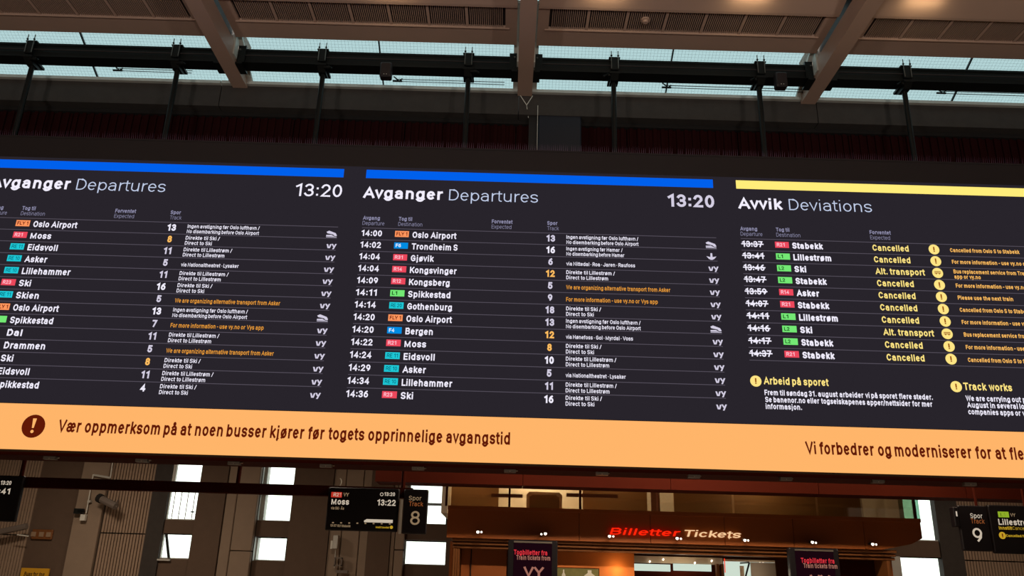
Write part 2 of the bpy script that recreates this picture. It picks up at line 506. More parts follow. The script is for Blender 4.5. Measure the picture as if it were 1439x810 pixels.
pl = ['beige ceiling panel with dark vent grilles at the far left, beyond the left roof beam', 'beige ceiling panel with seven vent grilles between left and middle roof beams',
      'beige ceiling panel with vent grilles and a smoke detector, right of the middle roof beam', 'beige ceiling panel with dark vent grilles at the far right']
for i, (a, b) in enumerate(bays):
    a += .03; b -= .03
    t = thing('ceiling_panel', ((a+b)/2, 8.5, 8.25), pl[i], 'ceiling panel', 'ceiling panels with vent grilles')
    c = (a+b)/2; g0, g1 = c - 3.4/2, c + 3.4/2
    m = MB()
    P = 'roof_paint'
    m.box(a, b, 8.75, 9.10, 8.25, 8.29, P)                      # far strip
    m.xprism([(9.10, 8.27), (9.10, 8.34), (9.08, 8.34), (9.08, 8.27)], a, b, 'steel_black')
    m.box(a, g0, 8.35, 8.75, 8.25, 8.29, P); m.box(g1, b, 8.35, 8.75, 8.25, 8.29, P)
    m.xprism([(8.752, 8.25), (8.752, 8.235), (8.765, 8.235), (8.775, 8.25)], g0-.05, g1+.05, P)
    m.xprism([(8.35, 8.25), (8.32, 8.222), (8.28, 8.225), (7.9, 8.30), (7.2, 8.34), (7.2, 8.40), (7.9, 8.36), (8.35, 8.30)], a, b, P)
    m.box(a, b, 7.2, 8.35, 8.40, 8.42, P)
    m.box(a, b, -5, 7.15, 8.25, 8.29, P)
    m.box(g0, g1, 8.35, 8.75, 8.33, 8.35, 'grille_dark')
    m.box(g0, g1, 8.75, 8.752, 8.29, 8.35, 'grille_dark'); m.box(g0, g1, 8.348, 8.35, 8.29, 8.35, 'grille_dark'); m.box(g0, g1, 8.352, 8.75, 8.29, 8.33, 'grille_dark')
    m.build('panel_sheet', t)
    for k in range(7):
        x0 = g0 + k*(g1-g0)/7; x1 = g0 + (k+1)*(g1-g0)/7
        m = MB()
        if k: m.box(x0-.018, x0+.018, 8.352, 8.748, 8.252, 8.285, P)
        n = 17
        for q in range(n):
            xx = x0 + .03 + (x1-x0-.06)*(q+.5)/n
            m.box(xx-.0045, xx+.0045, 8.352, 8.748, 8.258, 8.275, P)
        gr = m.build('vent_grille', t)
    m = MB(); m.box(c-1.75, c+1.75, 7.78, 7.84, 8.21, 8.235, 'steel_black'); m.build('lamp_track', t)
# smoke detector on the third grille
x_, z_ = .0, 8.25
v = AF + AX*((907-719.5)/FPX) + AY*((405-28)/FPX); tt = (8.25-EYE)/v.z
dx_, dy_ = v.x*tt, v.y*tt
m = MB(); m.tube((dx_, dy_, 8.258), (dx_, dy_, 8.232), .055, 'roof_paint', 20); m.tube((dx_, dy_, 8.232), (dx_, dy_, 8.205), .036, 'roof_paint', 20, .028)
m.build('smoke_detector', label='small round smoke detector on the ceiling grille right of the middle roof beam', cat='smoke detector')

# cove lamps that graze the panels (bodies stand nearer than the frame's top edge)
def lamp(name, kind, loc, W, col, size=.1, size_y=None, rot=None, parent=None):
    l = bpy.data.lights.new(name, kind); l.energy = W; l.color = col
    if kind == 'AREA':
        l.shape = 'RECTANGLE'; l.size = size; l.size_y = size_y or size
    else: l.shadow_soft_size = size
    o = bpy.data.objects.new(name, l); COL.objects.link(o); o.location = loc
    if rot: o.rotation_euler = rot
    if parent: o.parent = parent; o.location = Vector(loc) - Vector(parent.location)
    return o
for n_, px in enumerate((545, 855, 1066, 1320)):
    v = AF + AX*((px-719.5)/FPX) + AY*(425/FPX); tt = (8.2-EYE)/v.z
    x_ = v.x*tt
    t = thing('cove_lamp', (x_, 7.8, 8.2), ['small warm ceiling lamp above the frame, left of the middle beam', 'small warm ceiling lamp above the frame, just right of the middle beam',
        'small warm ceiling lamp above the frame, left of the right roof beam', 'small warm ceiling lamp above the frame at the far right'][n_], 'lamp', 'cove lamps of the ceiling panels')
    m = MB(); m.tube((x_, 7.81, 8.21), (x_, 7.87, 8.17), .03, 'steel_black', 12); m.build('lamp_body', t)
    m = MB(); m.tube((x_, 7.872, 8.168), (x_, 7.874, 8.166), .025, 'lamp_warm', 12); m.build('bulb', t)
    lamp('cove_light', 'AREA', (x_, 8.0, 8.15), GRAZE_W*.3, (1, .78, .46), .42, .05, (radians(122), 0, 0), t)

# ------------------------------------------------------------------ box beams, rods
bl = ['dark steel box beam under the far left skylight', 'dark steel box beam between the left and middle roof beams', 'dark steel box beam between the middle and right roof beams',
      'dark steel box beam under the far right skylight']
for i, (a, b) in enumerate(bays):
    if i == 0: a = -8.0
    t = thing('box_beam', ((a+b)/2, 9.4, 8.0), bl[i], 'beam', 'dark box beams the board hangs from')
    m = MB()
    m.box(a+.025, b-.025, 9.30, 9.50, 8.0, 8.19, 'steel_black')
    m.box(a+.025, b-.025, 9.285, 9.30, 8.172, 8.20, 'steel_black'); m.box(a+.025, b-.025, 9.29, 9.30, 7.995, 8.018, 'steel_black')
    m.build('beam_tube', t)
    m = MB(); m.box(a+.03, b-.03, 9.272, 9.285, 8.09, 8.10, 'grille_dark'); m.build('cable_duct', t)

RX = [-6.50, -4.555, -2.61, -.665, 1.28, 3.225, 5.17]
rl = ['black hanger rod at the far left of the picture', 'black hanger rod just left of the left roof beam', 'black hanger rod just left of the left sensor box',
      'black hanger rod with a brass glint, left of the middle roof beam', 'black hanger rod right of the dark blue box', 'black hanger rod just left of the right sensor box',
      'black hanger rod at the far right, right of the right roof beam']
def hanger(x, label):
    t = thing('hanger_rod', (x, 9.4, 6.66), label, 'hanger', 'rods that hang the departure board')
    m = MB(); m.tube((x, 9.4, 6.665), (x, 9.4, 7.95), .034, 'steel_black', 12); m.tube((x, 9.4, 6.665), (x, 9.4, 6.69), .06, 'steel_black', 12); m.build('rod', t)
    m = MB(); m.box(x-.075, x+.075, 9.26, 9.54, 8.205, 8.222, 'steel_black'); m.box(x-.05, x+.05, 9.25, 9.272, 8.02, 8.20, 'steel_black'); m.build('clamp_plate', t)
    m = MB(); m.box(x-.07, x+.07, 9.24, 9.56, 7.955, 7.985, 'steel_black')
    m.xprism([(9.25, 7.955), (9.33, 7.90), (9.47, 7.90), (9.55, 7.955)], x-.05, x+.05, 'steel_black')
    s = 1 if x < 0 else -1
    m.box(x+s*.06-.03, x+s*.06+.06*(s > 0)+.0, 9.26, 9.30, 7.925, 7.96, 'steel_black')
    m.tube((x+s*.08, 9.30, 7.98), (x+s*.15, 9.28, 7.925), .014, 'steel_black', 6)
    m.build('clamp_foot', t)
    for q in (-.045, .045):
        m = MB(); m.tube((x+q, 9.243, 8.03), (x+q, 9.243, 8.30), .0065, 'galvanised', 6)
        m.tube((x+q, 9.243, 8.222), (x+q, 9.243, 8.237), .014, 'steel_black', 6); m.build('threaded_bolt', t)
    m = MB(); m.tube((x, 9.32, 6.667), (x, 9.32, 6.70), .018, 'pale_steel', 8, .012); m.build('anchor_nut', t)
    return t
first = hanger(RX[0], rl[0])
for x, l in zip(RX[1:], rl[1:]):
    hanger(x, l)

# sensor boxes hanging from the box beams
for px, py, l in ((543, 104, 'small black sensor box under the beam, left of the middle roof beam'), (1096, 118, 'small black sensor box under the beam, left of the right roof beam')):
    x, z = pt(px, py, 9.25)
    t = thing('sensor_box', (x, 9.2, z), l, 'sensor', 'sensor boxes under the box beams')
    MB().rbox(x-.075, x+.075, 9.16, 9.27, z-.09, z+.13, 'cabinet_black', .015).build('housing', t)
    m = MB()
    for s in (-1, 1): m.disc(x+s*.016, 9.158, z-.06, .006, 'pale_steel', 10)
    m.build('sensor_eyes', t)
# cable fittings and wires stretched under the skylights
for k, (px, py) in enumerate(((163, 98), (556, 113), (934, 122), (1320, 130))):
    x, z = pt(px, py, 9.7)
    t = thing('tension_wire', (x, 9.7, z), ['thin wires and clamp under the far left skylight', 'thin wires and clamp under the skylight beside the left sensor box',
        'thin wires and clamp under the skylight left of the right sensor box', 'thin wires and clamp under the far right skylight'][k], 'wire', 'tension wires under the skylights')
    x1 = x + [1.05, 1.5, 1.9, 1.5][k]
    m = MB(); m.tube((x, 9.7, z+.02), (x1, 9.7, z+.02), .005, 'steel_black', 6); m.tube((x, 9.7, z-.015), (x1, 9.7, z-.02), .005, 'steel_black', 6); m.build('wire', t)
    m = MB(); m.box(x-.04, x+.09, 9.69, 9.71, z-.02, z, 'steel_black'); m.tube((x-.03, 9.7, z+.06), (x+.04, 9.7, z), .009, 'steel_black', 6); m.tube((x+.06, 9.7, z), (x+.09, 9.7, z+.03), .009, 'steel_black', 6); m.build('clamp', t)
# suspension sling under the middle beam, post and cable beside the blue box
m = MB(); m.tube((.04, 9.83, 7.95), (.13, 9.83, 7.80), .006, 'cable_white', 6); m.tube((.21, 9.83, 7.95), (.13, 9.83, 7.80), .006, 'cable_white', 6); m.tube((.13, 9.83, 7.80), (.16, 9.9, 7.64), .004, 'cable_white', 6)
m.build('wire_sling', label='thin V-shaped wire sling under the end of the middle roof beam', cat='wire')
a, b, c, d = rect(756, 160, 816, 214, 9.95)
t = thing('equipment_box', ((a+b)/2, 9.9, c), 'dark blue square equipment box on the maroon wall behind the board', 'box')
MB().rbox(a, b, 9.86, 10.03, c-.1, d, 'blue_box', .015).build('housing', t)
MB().box(a-.13, a-.02, 9.9, 10.02, c-.3, d-.0, 'cable_black').build('mounting_post', t)
MB().tube((a-.012, 9.85, c-.1), (a-.012, 9.85, d+.06), .004, 'cable_white', 6).build('cable', t)

# ------------------------------------------------------------------ THE DEPARTURE BOARD
BY = 9.0
board = thing('departure_board', (0, 9.1, 2.7), 'huge black hanging LED departure board with blue and yellow headers and an orange message band', 'departure board')
m = MB(); m.box(-7.4, 7.6, 9.02, 9.50, 2.78, 6.655, 'cabinet_black'); 
m.xprism([(9.02, 2.745), (9.50, 2.745), (9.50, 2.78), (9.02, 2.78)], -7.4, 7.6, 'brown_bulkhead')
m.build('cabinet', board)
for x in range(-7, 8):
    m = MB(); m.box(x-.03, x+.10, 9.03, 9.09, 2.71, 2.744, 'galvanised'); m.tube((x+.03, 9.03, 2.72), (x+.12, 9.08, 2.735), .006, 'silver', 6); m.build('bottom_bracket', board)
m = MB()
x = -7.39
while x < 7.59:
    if random.random() > .04:
        a = random.uniform(-.006, .006); h = random.uniform(.075, .10)
        m.poly([(x-.0016, 9.035, 6.655), (x+.0016, 9.035, 6.655), (x+a, 9.02-abs(a), 6.655+h)], 'spike_steel')
        m.poly([(x, 9.033, 6.655), (x, 9.037, 6.655), (x+a, 9.02-abs(a), 6.655+h)], 'spike_steel')
    x += .0255
m.build('bird_spikes', board, kind='stuff')
m = MB(); m.box(-7.39, 7.59, 9.015, 9.02, 6.63, 6.652, 'cabinet_black'); m.build('top_rail', board)

PX = [-6.34, -1.822, 2.704]; PW = 4.243
Z1 = 5.422; DZ = .14945
def relx(px, py): return pt(px, py, BY)[0] - PX[1]
CT, CB, CN = relx(508, 330), relx(555, 331), relx(578, 335)
CTR = (relx(767, 338) + relx(781, 338)) / 2
CNO = relx(796, 338)
CV = relx(1007, 345)
H = .079
YT = BY - .004
def vy(m, xr, z, mat='led_soft'):
    x = xr - .115
    for a, b, w in (((x+.01, z+.062), (x+.026, z+.01), .018), ((x+.052, z+.062), (x+.036, z+.01), .018), ((x+.068, z+.066), (x+.088, z+.03), .018), ((x+.112, z+.066), (x+.082, z-.002), .018)):
        m.poly([(a[0]-w/2, YT, a[1]), (b[0]-w/2, YT, b[1]), (b[0]+w/2, YT, b[1]), (a[0]+w/2, YT, a[1])], mat)
    m.poly([(x+.017, YT, z+.01), (x+.045, YT, z+.01), (x+.042, YT, z+.024), (x+.02, YT, z+.024)], mat)
def fly(m, xr, z, mat='led_soft'):
    m.poly([(xr-.13, YT, z+.07), (xr-.10, YT, z+.085), (xr-.02, YT, z+.055), (xr-.005, YT, z+.03), (xr-.005, YT, z+.018), (xr-.03, YT, z+.018), (xr-.05, YT, z+.038), (xr-.12, YT, z+.052)], mat)
    m.poly([(xr-.13, YT, z+.03), (xr-.07, YT, z+.032), (xr-.03, YT, z+.012), (xr-.13, YT, z+.014)], mat)
    m.poly([(xr-.13, YT, z), (xr-.005, YT, z), (xr-.005, YT, z+.008), (xr-.13, YT, z+.008)], mat)
def sj(m, xr, z, mat='led_soft'):
    for s in (-1, 1):
        m.poly([(xr-.07, YT, z), (xr-.07+s*.03, YT, z+.01), (xr-.07+s*.06, YT, z+.045), (xr-.07+s*.012, YT, z+.035)][::s], mat)
    m.poly([(xr-.085, YT, z), (xr-.055, YT, z), (xr-.06, YT, z+.085), (xr-.08, YT, z+.085)], mat)
BK = {'F': 'sea', 'R': 'red', 'L': 'green'}
def badge(screen, code, x, z, w=.165, h=.078):
    k = 'fly' if code.startswith('FLY') else 'cyan' if code.startswith('RE') else BK[code[0]]
    m = MB()
    m.poly([(x, YT, z), (x+w, YT, z), (x+w, YT, z+h), (x, YT, z+h)], 'badge_' + k)
    s = {'fly': .13, 'cyan': .125}.get(k, .095 if len(code) < 4 else .125)
    if len(code) == 2: s = .062
    txt = code if k not in ('cyan', 'fly') else (code[:2] + ' ' + code[2:] if k == 'cyan' else 'FLY 1')
    text(m, txt, x + (w-s)/2 if k in ('fly', 'cyan') else x + .02, YT-.002, z + .017, .045, 'badge_ink_' + k, 'reg' if k == 'cyan' else 'bold', s)
    m.build('line_badge', screen)
LIL = ('Direkte til Lillestrøm /', 'Direct to Lillestrøm'); SKI = ('Direkte til Ski /', 'Direct to Ski')
OSL = ('Ingen avstigning før Oslo lufthavn /', 'No disembarking before Oslo Airport'); HAM = ('Ingen avstigning før Hamar /', 'No disembarking before Hamar')
ORG = ('!We are organizing alternative transport from Asker',); INF = ('!For more information - use vy.no or Vys app',); NAT = ('via Nationaltheatret · Lysaker',)
rows1 = [('', 'FLY1', 'Oslo Airport', '13', OSL), ('', 'R21', 'Moss', '*8', SKI), ('', 'RE11', 'Eidsvoll', '11', LIL), ('', 'RE10', 'Asker', '5', NAT),
         ('', 'RE10', 'Lillehammer', '11', LIL), ('', 'R23', 'Ski', '16', SKI), ('', 'RE11', 'Skien', '5', ORG), ('', 'FLY1', 'Oslo Airport', '13', OSL),
         ('', 'L1', 'Spikkestad', '7', INF), ('', '', 'Dal', '11', LIL), ('', '', 'Drammen', '5', ORG), ('', '', 'Ski', '*8', SKI), ('', '', 'Eidsvoll', '11', LIL), ('', '', 'Spikkestad', '4', SKI)]
rows2 = [('14:00', 'FLY1', 'Oslo Airport', '13', OSL), ('14:02', 'F6', 'Trondheim S', '16', HAM), ('14:04', 'R31', 'Gjøvik', '6', ('via Nittedal · Roa · Jaren · Raufoss',)),
         ('14:04', 'R14', 'Kongsvinger', '*12', LIL), ('14:09', 'R12', 'Kongsberg', '5', ORG), ('14:11', 'L1', 'Spikkestad', '9', INF), ('14:14', 'RE20', 'Gothenburg', '18', SKI),
         ('14:20', 'FLY1', 'Oslo Airport', '13', OSL), ('14:20', 'F4', 'Bergen', '*12', ('via Hønefoss · Gol · Myrdal · Voss',)), ('14:22', 'R21', 'Moss', '*8', SKI),
         ('14:24', 'RE11', 'Eidsvoll', '10', LIL), ('14:29', 'RE10', 'Asker', '5', NAT), ('14:34', 'RE10', 'Lillehammer', '11', LIL), ('14:36', 'R23', 'Ski', '16', SKI)]
rows3 = [('13:37', 'R21', 'Stabekk', 'C', 'Cancelled from Oslo S to Stabekk'), ('13:41', 'L1', 'Lillestrøm', 'C', 'For more information - use vy.no or Vys app'),
         ('13:46', 'L2', 'Ski', 'A', 'Bus replacement service from Trelastveien|app or vy.no'), ('13:47', 'L2', 'Stabekk', 'C', 'For more information - use vy.no or Vys app'),
         ('13:59', 'R14', 'Asker', 'C', 'Please use the next train'), ('14:07', 'R21', 'Stabekk', 'C', 'Cancelled from Oslo S to Stabekk'),
         ('14:11', 'L1', 'Lillestrøm', 'C', 'For more information - use vy.no or Vys app'), ('14:16', 'L2', 'Ski', 'A', 'Bus replacement service from Trelastveien'),
         ('14:17', 'L2', 'Stabekk', 'C', 'For more information - use vy.no or Vys app'), ('14:37', 'R21', 'Stabekk', 'C', 'Cancelled from Oslo S to Stabekk')]
NW = {'Oslo Airport': 62, 'Trondheim S': 64.5, 'Gjøvik': 32, 'Kongsvinger': 65, 'Kongsberg': 56, 'Spikkestad': 58, 'Gothenburg': 61, 'Bergen': 37, 'Moss': 29, 'Eidsvoll': 41.5, 'Asker': 31,
      'Lillehammer': 67, 'Ski': 16, 'Skien': 31, 'Dal': 20, 'Drammen': 55, 'Stabekk': 43, 'Lillestrøm': 53}
PXM = 118.5
def alert(m, x, z, r, bus=False):
    m.disc(x, YT, z, r, 'led_lemon', 22)
    if bus:
        for q in (.012, -.006): m.poly([(x-r*.6, YT-.001, z+q), (x+r*.6, YT-.001, z+q), (x+r*.6, YT-.001, z+q+.009), (x-r*.6, YT-.001, z+q+.009)], 'led_lemon_ink')
        for q in (-.3, .3): m.disc(x+q*r, YT-.001, z-.012, .007, 'led_lemon_ink', 8)
    else:
        text(m, '!', x-.008, YT-.001, z-r*.52, r*1.05, 'led_lemon_ink', 'bold', .014)
names = ['left departures screen with a blue header bar', 'middle departures screen with a blue header bar', 'right deviations screen with a yellow header bar']
for p in range(3):
    x0 = PX[p]; bold, light = ('Avganger', 'Departures') if p < 2 else ('Avvik', 'Deviations')
    m = MB(); m.box(x0-.1412, x0+PW+.1412, BY+.001, 9.02, 3.312, 6.345, 'led_ground'); scr = m.build('display_screen', board, label=names[p])
    m = MB(); m.box(x0, x0+PW, BY-.004, BY, 6.19, 6.302, 'led_blue' if p < 2 else 'led_yellow'); m.build('header_bar', scr)
    m = MB(); zb = pt(516, 278.5, BY)[1]
    if p < 2:
        text(m, bold, x0-.012, YT, zb, .146, 'led_white', 'bold', 110.5/114.6)
        text(m, light, x0+relx(631.5, 270)-0, YT, zb, .146, 'led_light', 'light', 123.5/114.6)
        m.build('heading', scr); m = MB()
        text(m, '13:20', x0+PW+.002, YT, pt(970, 291.5, BY)[1], .168, 'led_white' if p == 0 else 'led_soft', 'reg' if p == 0 else 'bold', 64.5/114.6, 'r')
    else:
        text(m, bold, x0+.01, YT, zb, .146, 'led_white', 'bold', 61/114.6)
        text(m, light, x0+.01+70.5/114.6, YT, zb, .146, 'led_light', 'light', 115/114.6)
    m.build('clock' if p < 2 else 'heading', scr)
    za = pt(520, 309.3, BY)[1]; zc = pt(520, 316.6, BY)[1]
    heads = [(CT, 'Avgang', 'Departure', 24, 31), (CB+.03, 'Tog til', 'Destination', 19, 34)]
    if p < 2: heads += [(relx(691, 316), 'Forventet', 'Expected', 29.5, 28), (CTR-.045, 'Spor', 'Track', 14.5, 16.5)]
    else: heads += [(pt(1222, 328, BY)[0]-x0, 'Forventet', 'Expected', 30, 28)]
    for c, u, l, wu, wl in heads:
        if p == 0 and c == CT: pass
        m = MB()
        text(m, u, x0+c, YT, za, .05, 'led_grey', 'bold', wu/PXM)
        text(m, l, x0+c, YT, zc, .05, 'led_grey', 'light', wl/PXM)
        m.build('column_heading', scr)
    rows = (rows1, rows2, rows3)[p]
    for k in range(len(rows) + (p == 2)):
        m = MB()
        z = Z1 + DZ*.715 - k*DZ
        m.box(x0+CT, x0+CV+.0 if p < 2 else x0+PW, BY-.002, BY, z-.0035, z+.0035, 'led_line')
        m.build('row_line', scr)
    for k, (tm, code, name, tr, note) in enumerate(rows):
        z = Z1 - k*DZ; m = MB()
        if tm: text(m, tm, x0+CT+ (.01 if p == 2 else 0), YT, z, H*.98, 'led_white', 'bold', .243)
        if p == 2 and tm: m.poly([(x0+CT, YT-.001, z+.031), (x0+CT+.265, YT-.001, z+.031), (x0+CT+.265, YT-.001, z+.045), (x0+CT, YT-.001, z+.045)], 'led_white')
        if tm: m.build('departure_time', scr)
        m = MB()
        text(m, name, x0+CN+.012, YT, z-.006, H, 'led_white', 'heavy' if p == 2 else 'bold', NW[name]/PXM)
        m.build('destination', scr); m = MB()
        if p < 2:
            amb = tr[0] == '*'; tr = tr.strip('*')
            text(m, tr, x0+CTR, YT, z-.004, H*1.08, 'led_amber' if amb else ('led_white' if tr in ('16', '4', '10') or p == 0 and tr == '13' else 'led_soft'), 'heavy', None, 'c')
            m.build('track_number', scr); m = MB()
            if len(note) == 2:
                text(m, note[0], x0+CNO, YT, z+.038, .047, 'led_white', 'med', len(note[0])*.0238)
                text(m, note[1], x0+CNO, YT, z-.028, .047, 'led_white', 'med', len(note[1])*.0245)
            elif note[0][0] == '!':
                text(m, note[0][1:], x0+CNO, YT, z-.002, .052, 'led_amber_deep', 'med', 144/PXM if 'organ' in note[0] else 126/PXM)
            else: text(m, note[0], x0+CNO, YT, z-.004, .047, 'led_white', 'med', len(note[0])*.0225)
            m.build('service_note', scr); m = MB()
            if note is OSL: fly(m, x0+CV, z-.03)
            elif note is HAM: sj(m, x0+CV, z-.03)
            else: vy(m, x0+CV, z-.03)
        else:
            cx = pt(1226 + 0, 350, BY)[0]
            text(m, 'Cancelled' if tr == 'C' else 'Alt. transport', cx, YT, z-.003, H, 'led_lemon', 'bold', (51 if tr == 'C' else 69)/PXM)
            m.build('status_text', scr); m = MB()
            alert(m, pt(1312.3, 351, BY)[0], z+.035, .064, tr == 'A')
            m.build('alert_symbol', scr); m = MB()
            q = note.split('|')
            text(m, q[0], pt(1335, 353, BY)[0], YT, z+(.035 if len(q) == 2 else .008), .05, 'led_amber', 'bold', len(q[0])*.0258)
            if len(q) == 2: text(m, q[1], pt(1335, 353, BY)[0], YT, z-.03, .05, 'led_amber', 'bold', len(q[1])*.0258)
        m.build('operator_logo' if p < 2 else 'service_note', scr)
        if code: badge(scr, code, x0+CB+(.004 if p == 2 else 0), z+.0)
    if p == 2:
        m = MB()
        alert(m, *pt(1062, 536, BY), .064); m.build('alert_symbol', scr); m = MB(); alert(m, *pt(1343.5, 543.8, BY), .064); m.build('alert_symbol', scr)
        def L(s, px, py, wpx, h, mat, wt='bold'):
            xx, zz = pt(px, py, BY); m = MB(); text(m, s, xx, YT, zz, h, mat, wt, wpx/125); m.build('notice_line', scr)
        L('Arbeid på sporet', 1073.5, 540.5, 91, .085, 'led_lemon')
        L('Track works', 1354.5, 548.5, 68, .085, 'led_lemon')
        for s, px, py, w in (('Frem til søndag 31. august arbeider vi på sporet flere steder.', 1074.5, 555.7, 235), ('Se banenor.no eller togselskapenes apper/nettsider for mer', 1075.5, 565.6, 233), ('informasjon.', 1076.3, 575.2, 50),
                             ('We are carrying out planned track works', 1357.5, 563.8, 160), ('August in several locations. See the', 1359.5, 573.2, 145), ('companies apps or websites for more', 1361, 582.8, 143)):
            L(s, px, py, w, .062, 'led_white', 'bold')
# orange message band
m = MB(); m.box(-7.38, 7.58, BY-.004, 9.018, 2.805, 3.302, 'led_orange'); band = m.build('message_band', board, label='bright orange message band')
m = MB()
xa, za = pt(81, 607.6, BY); xb = pt(716.5, 625, BY)[0]
text(m, 'Vær oppmerksom på at noen busser kjører før togets opprinnelige avgangstid', xa, BY-.008, za, .137, 'led_orange_ink', 'bold', xb-xa)
m.build('message_text', band); m = MB()
xa, za = pt(1132.5, 638.5, BY); xb = pt(1439, 648, BY)[0]
text(m, 'Vi forbedrer og moderniserer for at flere', xa, BY-.008, za, .137, 'led_orange_ink', 'bold', (xb-xa)*1.055)
m.build('message_text', band)
xa, za = pt(47.5, 599.5, BY)
m = MB(); m.disc(xa, BY-.008, za, .127, 'led_orange_ink', 28)
m.poly([(xa-.02, BY-.010, za+.085), (xa-.012, BY-.010, za-.02), (xa+.008, BY-.010, za-.02), (xa+.022, BY-.010, za+.085)][::-1], 'led_orange'); m.disc(xa-.002, BY-.010, za-.058, .018, 'led_orange', 12)
m.build('warning_symbol', band)

# ------------------------------------------------------------------ BACK WALL towards the tracks (Y = 17)
WY = 17.0
wall = struct('wall_back', (0, WY, 0))
def wx(pa, ya, pb, yb): return (pt(pa, ya, WY)[0] + pt(pb, yb, WY)[0]) / 2
# vertical edges taken at two heights each
E_ = dict(a=wx(62, 643, 29, 799), b=wx(121, 643, 88, 808), c=wx(161, 650, 128, 808), d=wx(223, 645, 194.5, 808), e=wx(287+4, 644, 262, 786), f=wx(324.5, 647, 302, 808),
          g=wx(338, 648, 320, 808), h=wx(368, 648, 350, 808), i=wx(416.5, 648, 402, 788), j=wx(472, 651, 462, 750), k=wx(527, 651, 517, 750), l=wx(549, 751, 545, 808), m=wx(569, 752, 565, 808),
          n=wx(1311, 699, 1327, 810), o=wx(1342, 700, 1354, 781))
ZT = 4.35
def pier(x0, x1, mat='concrete_dark', y=WY, z0=0, z1=ZT):
    return MB().box(x0, x1, y, WY+.16, z0, z1, mat).build('concrete_pier', wall)
def ribbed(x0, x1, z0, z1, y=WY, pitch=.058):
    m = MB(); m.box(x0+.008, x1-.008, y+.05, y+.12, z0+.008, z1-.008, 'concrete_groove')
    n = max(2, int((x1-x0)/pitch))
    for k in range(n):
        xx = x0 + (k+.5)*(x1-x0)/n; q = .36*(x1-x0)/n
        m.xprism([(y+.05, z0+.01), (y+.012, z0+.012), (y+.012, z1-.012), (y+.05, z1-.01)], xx-q, xx+q, 'concrete_ribbed')
    m.build('ribbed_panel', wall)
def smooth(x0, x1, z0, z1, mat='concrete_light', y=WY):
    MB().rbox(x0+.007, x1-.007, y, y+.12, z0+.007, z1-.007, mat, .012).build('smooth_panel', wall)
def zat(px, py): return pt(px, py, WY)[1]
# left ribbed field
MB().box(-12.4, E_['a']+.05, WY+.125, WY+.16, 0, ZT, 'joint_dark').build('panel_backing', wall)
x = E_['a']; zj = zat(20, 752)
while x > -12.3:
    x2 = x - .93
    ribbed(x2, x, 0, zj); ribbed(x2, x, zj, ZT)
    x = x2
pier(E_['a'], E_['b'], y=WY+.02)
smooth(E_['b'], E_['c']-.02, 0, ZT, 'concrete_light', WY-.05)
MB().box(E_['b'], E_['d'], WY+.125, WY+.16, 0, ZT, 'joint_dark').build('panel_backing', wall)
xm = E_['c'] + (E_['d']-E_['c'])*.46; zj = zat(170, 750)
for p, q in ((E_['c'], xm), (xm, E_['d'])):
    ribbed(p, q, 0, zj); ribbed(p, q, zj, ZT)
x_w1 = pt(249, 660, WY+.08)[0]
pier(E_['d'], x_w1-.06, 'concrete', WY-.02)
pier(E_['e'], E_['f'], y=WY-.04)
smooth(E_['f'], E_['g'], 0, ZT); zj = zat(345, 775)
smooth(E_['g'], E_['h'], 0, zj); smooth(E_['g'], E_['h'], zj, ZT)
MB().box(E_['f'], E_['h'], WY+.125, WY+.16, 0, ZT, 'joint_dark').build('panel_backing', wall)
pier(E_['i'], E_['j'], y=WY-.04)
MB().box(E_['j'], E_['k'], WY+.125, WY+.16, 0, ZT, 'joint_dark').build('panel_backing', wall)
xs = [E_['j'], wx(489, 651, 478, 770), wx(514, 651, 505, 750), E_['k']]
for p, q in zip(xs, xs[1:]): smooth(p, q, 0, ZT)
pier(E_['k'], E_['l'], y=WY-.04)
zj = zat(562, 766)
xs = [E_['l'], wx(555.5, 752, 551, 808), E_['m']]
smooth(xs[0], xs[1], 0, ZT); smooth(xs[1], xs[2], 0, zj-.1); smooth(xs[1], xs[2], zj-.1, ZT)
MB().box(E_['l'], E_['m'], WY+.125, WY+.16, 0, ZT, 'joint_dark').build('panel_backing', wall)
x_c3 = pt(629, 720, WY)[0]
pier(x_c3, x_c3+.9, y=WY-.02)
MB().box(x_c3+.9, pt(1240, 740, WY)[0], WY+.1, WY+.16, 0, ZT, 'concrete_dark').build('concrete_lintel', wall)
pier(E_['n'], E_['o'], 'concrete', WY-.02)
MB().box(E_['o'], 12.4, WY+.125, WY+.16, 0, ZT, 'joint_dark').build('panel_backing', wall)
x = E_['o']; zj = zat(1395, 789)
while x < 12.3:
    x2 = x + 1.06
    ribbed(x, min(x2, 12.38), 0, zj); ribbed(x, min(x2, 12.38), zj, ZT)
    x = x2
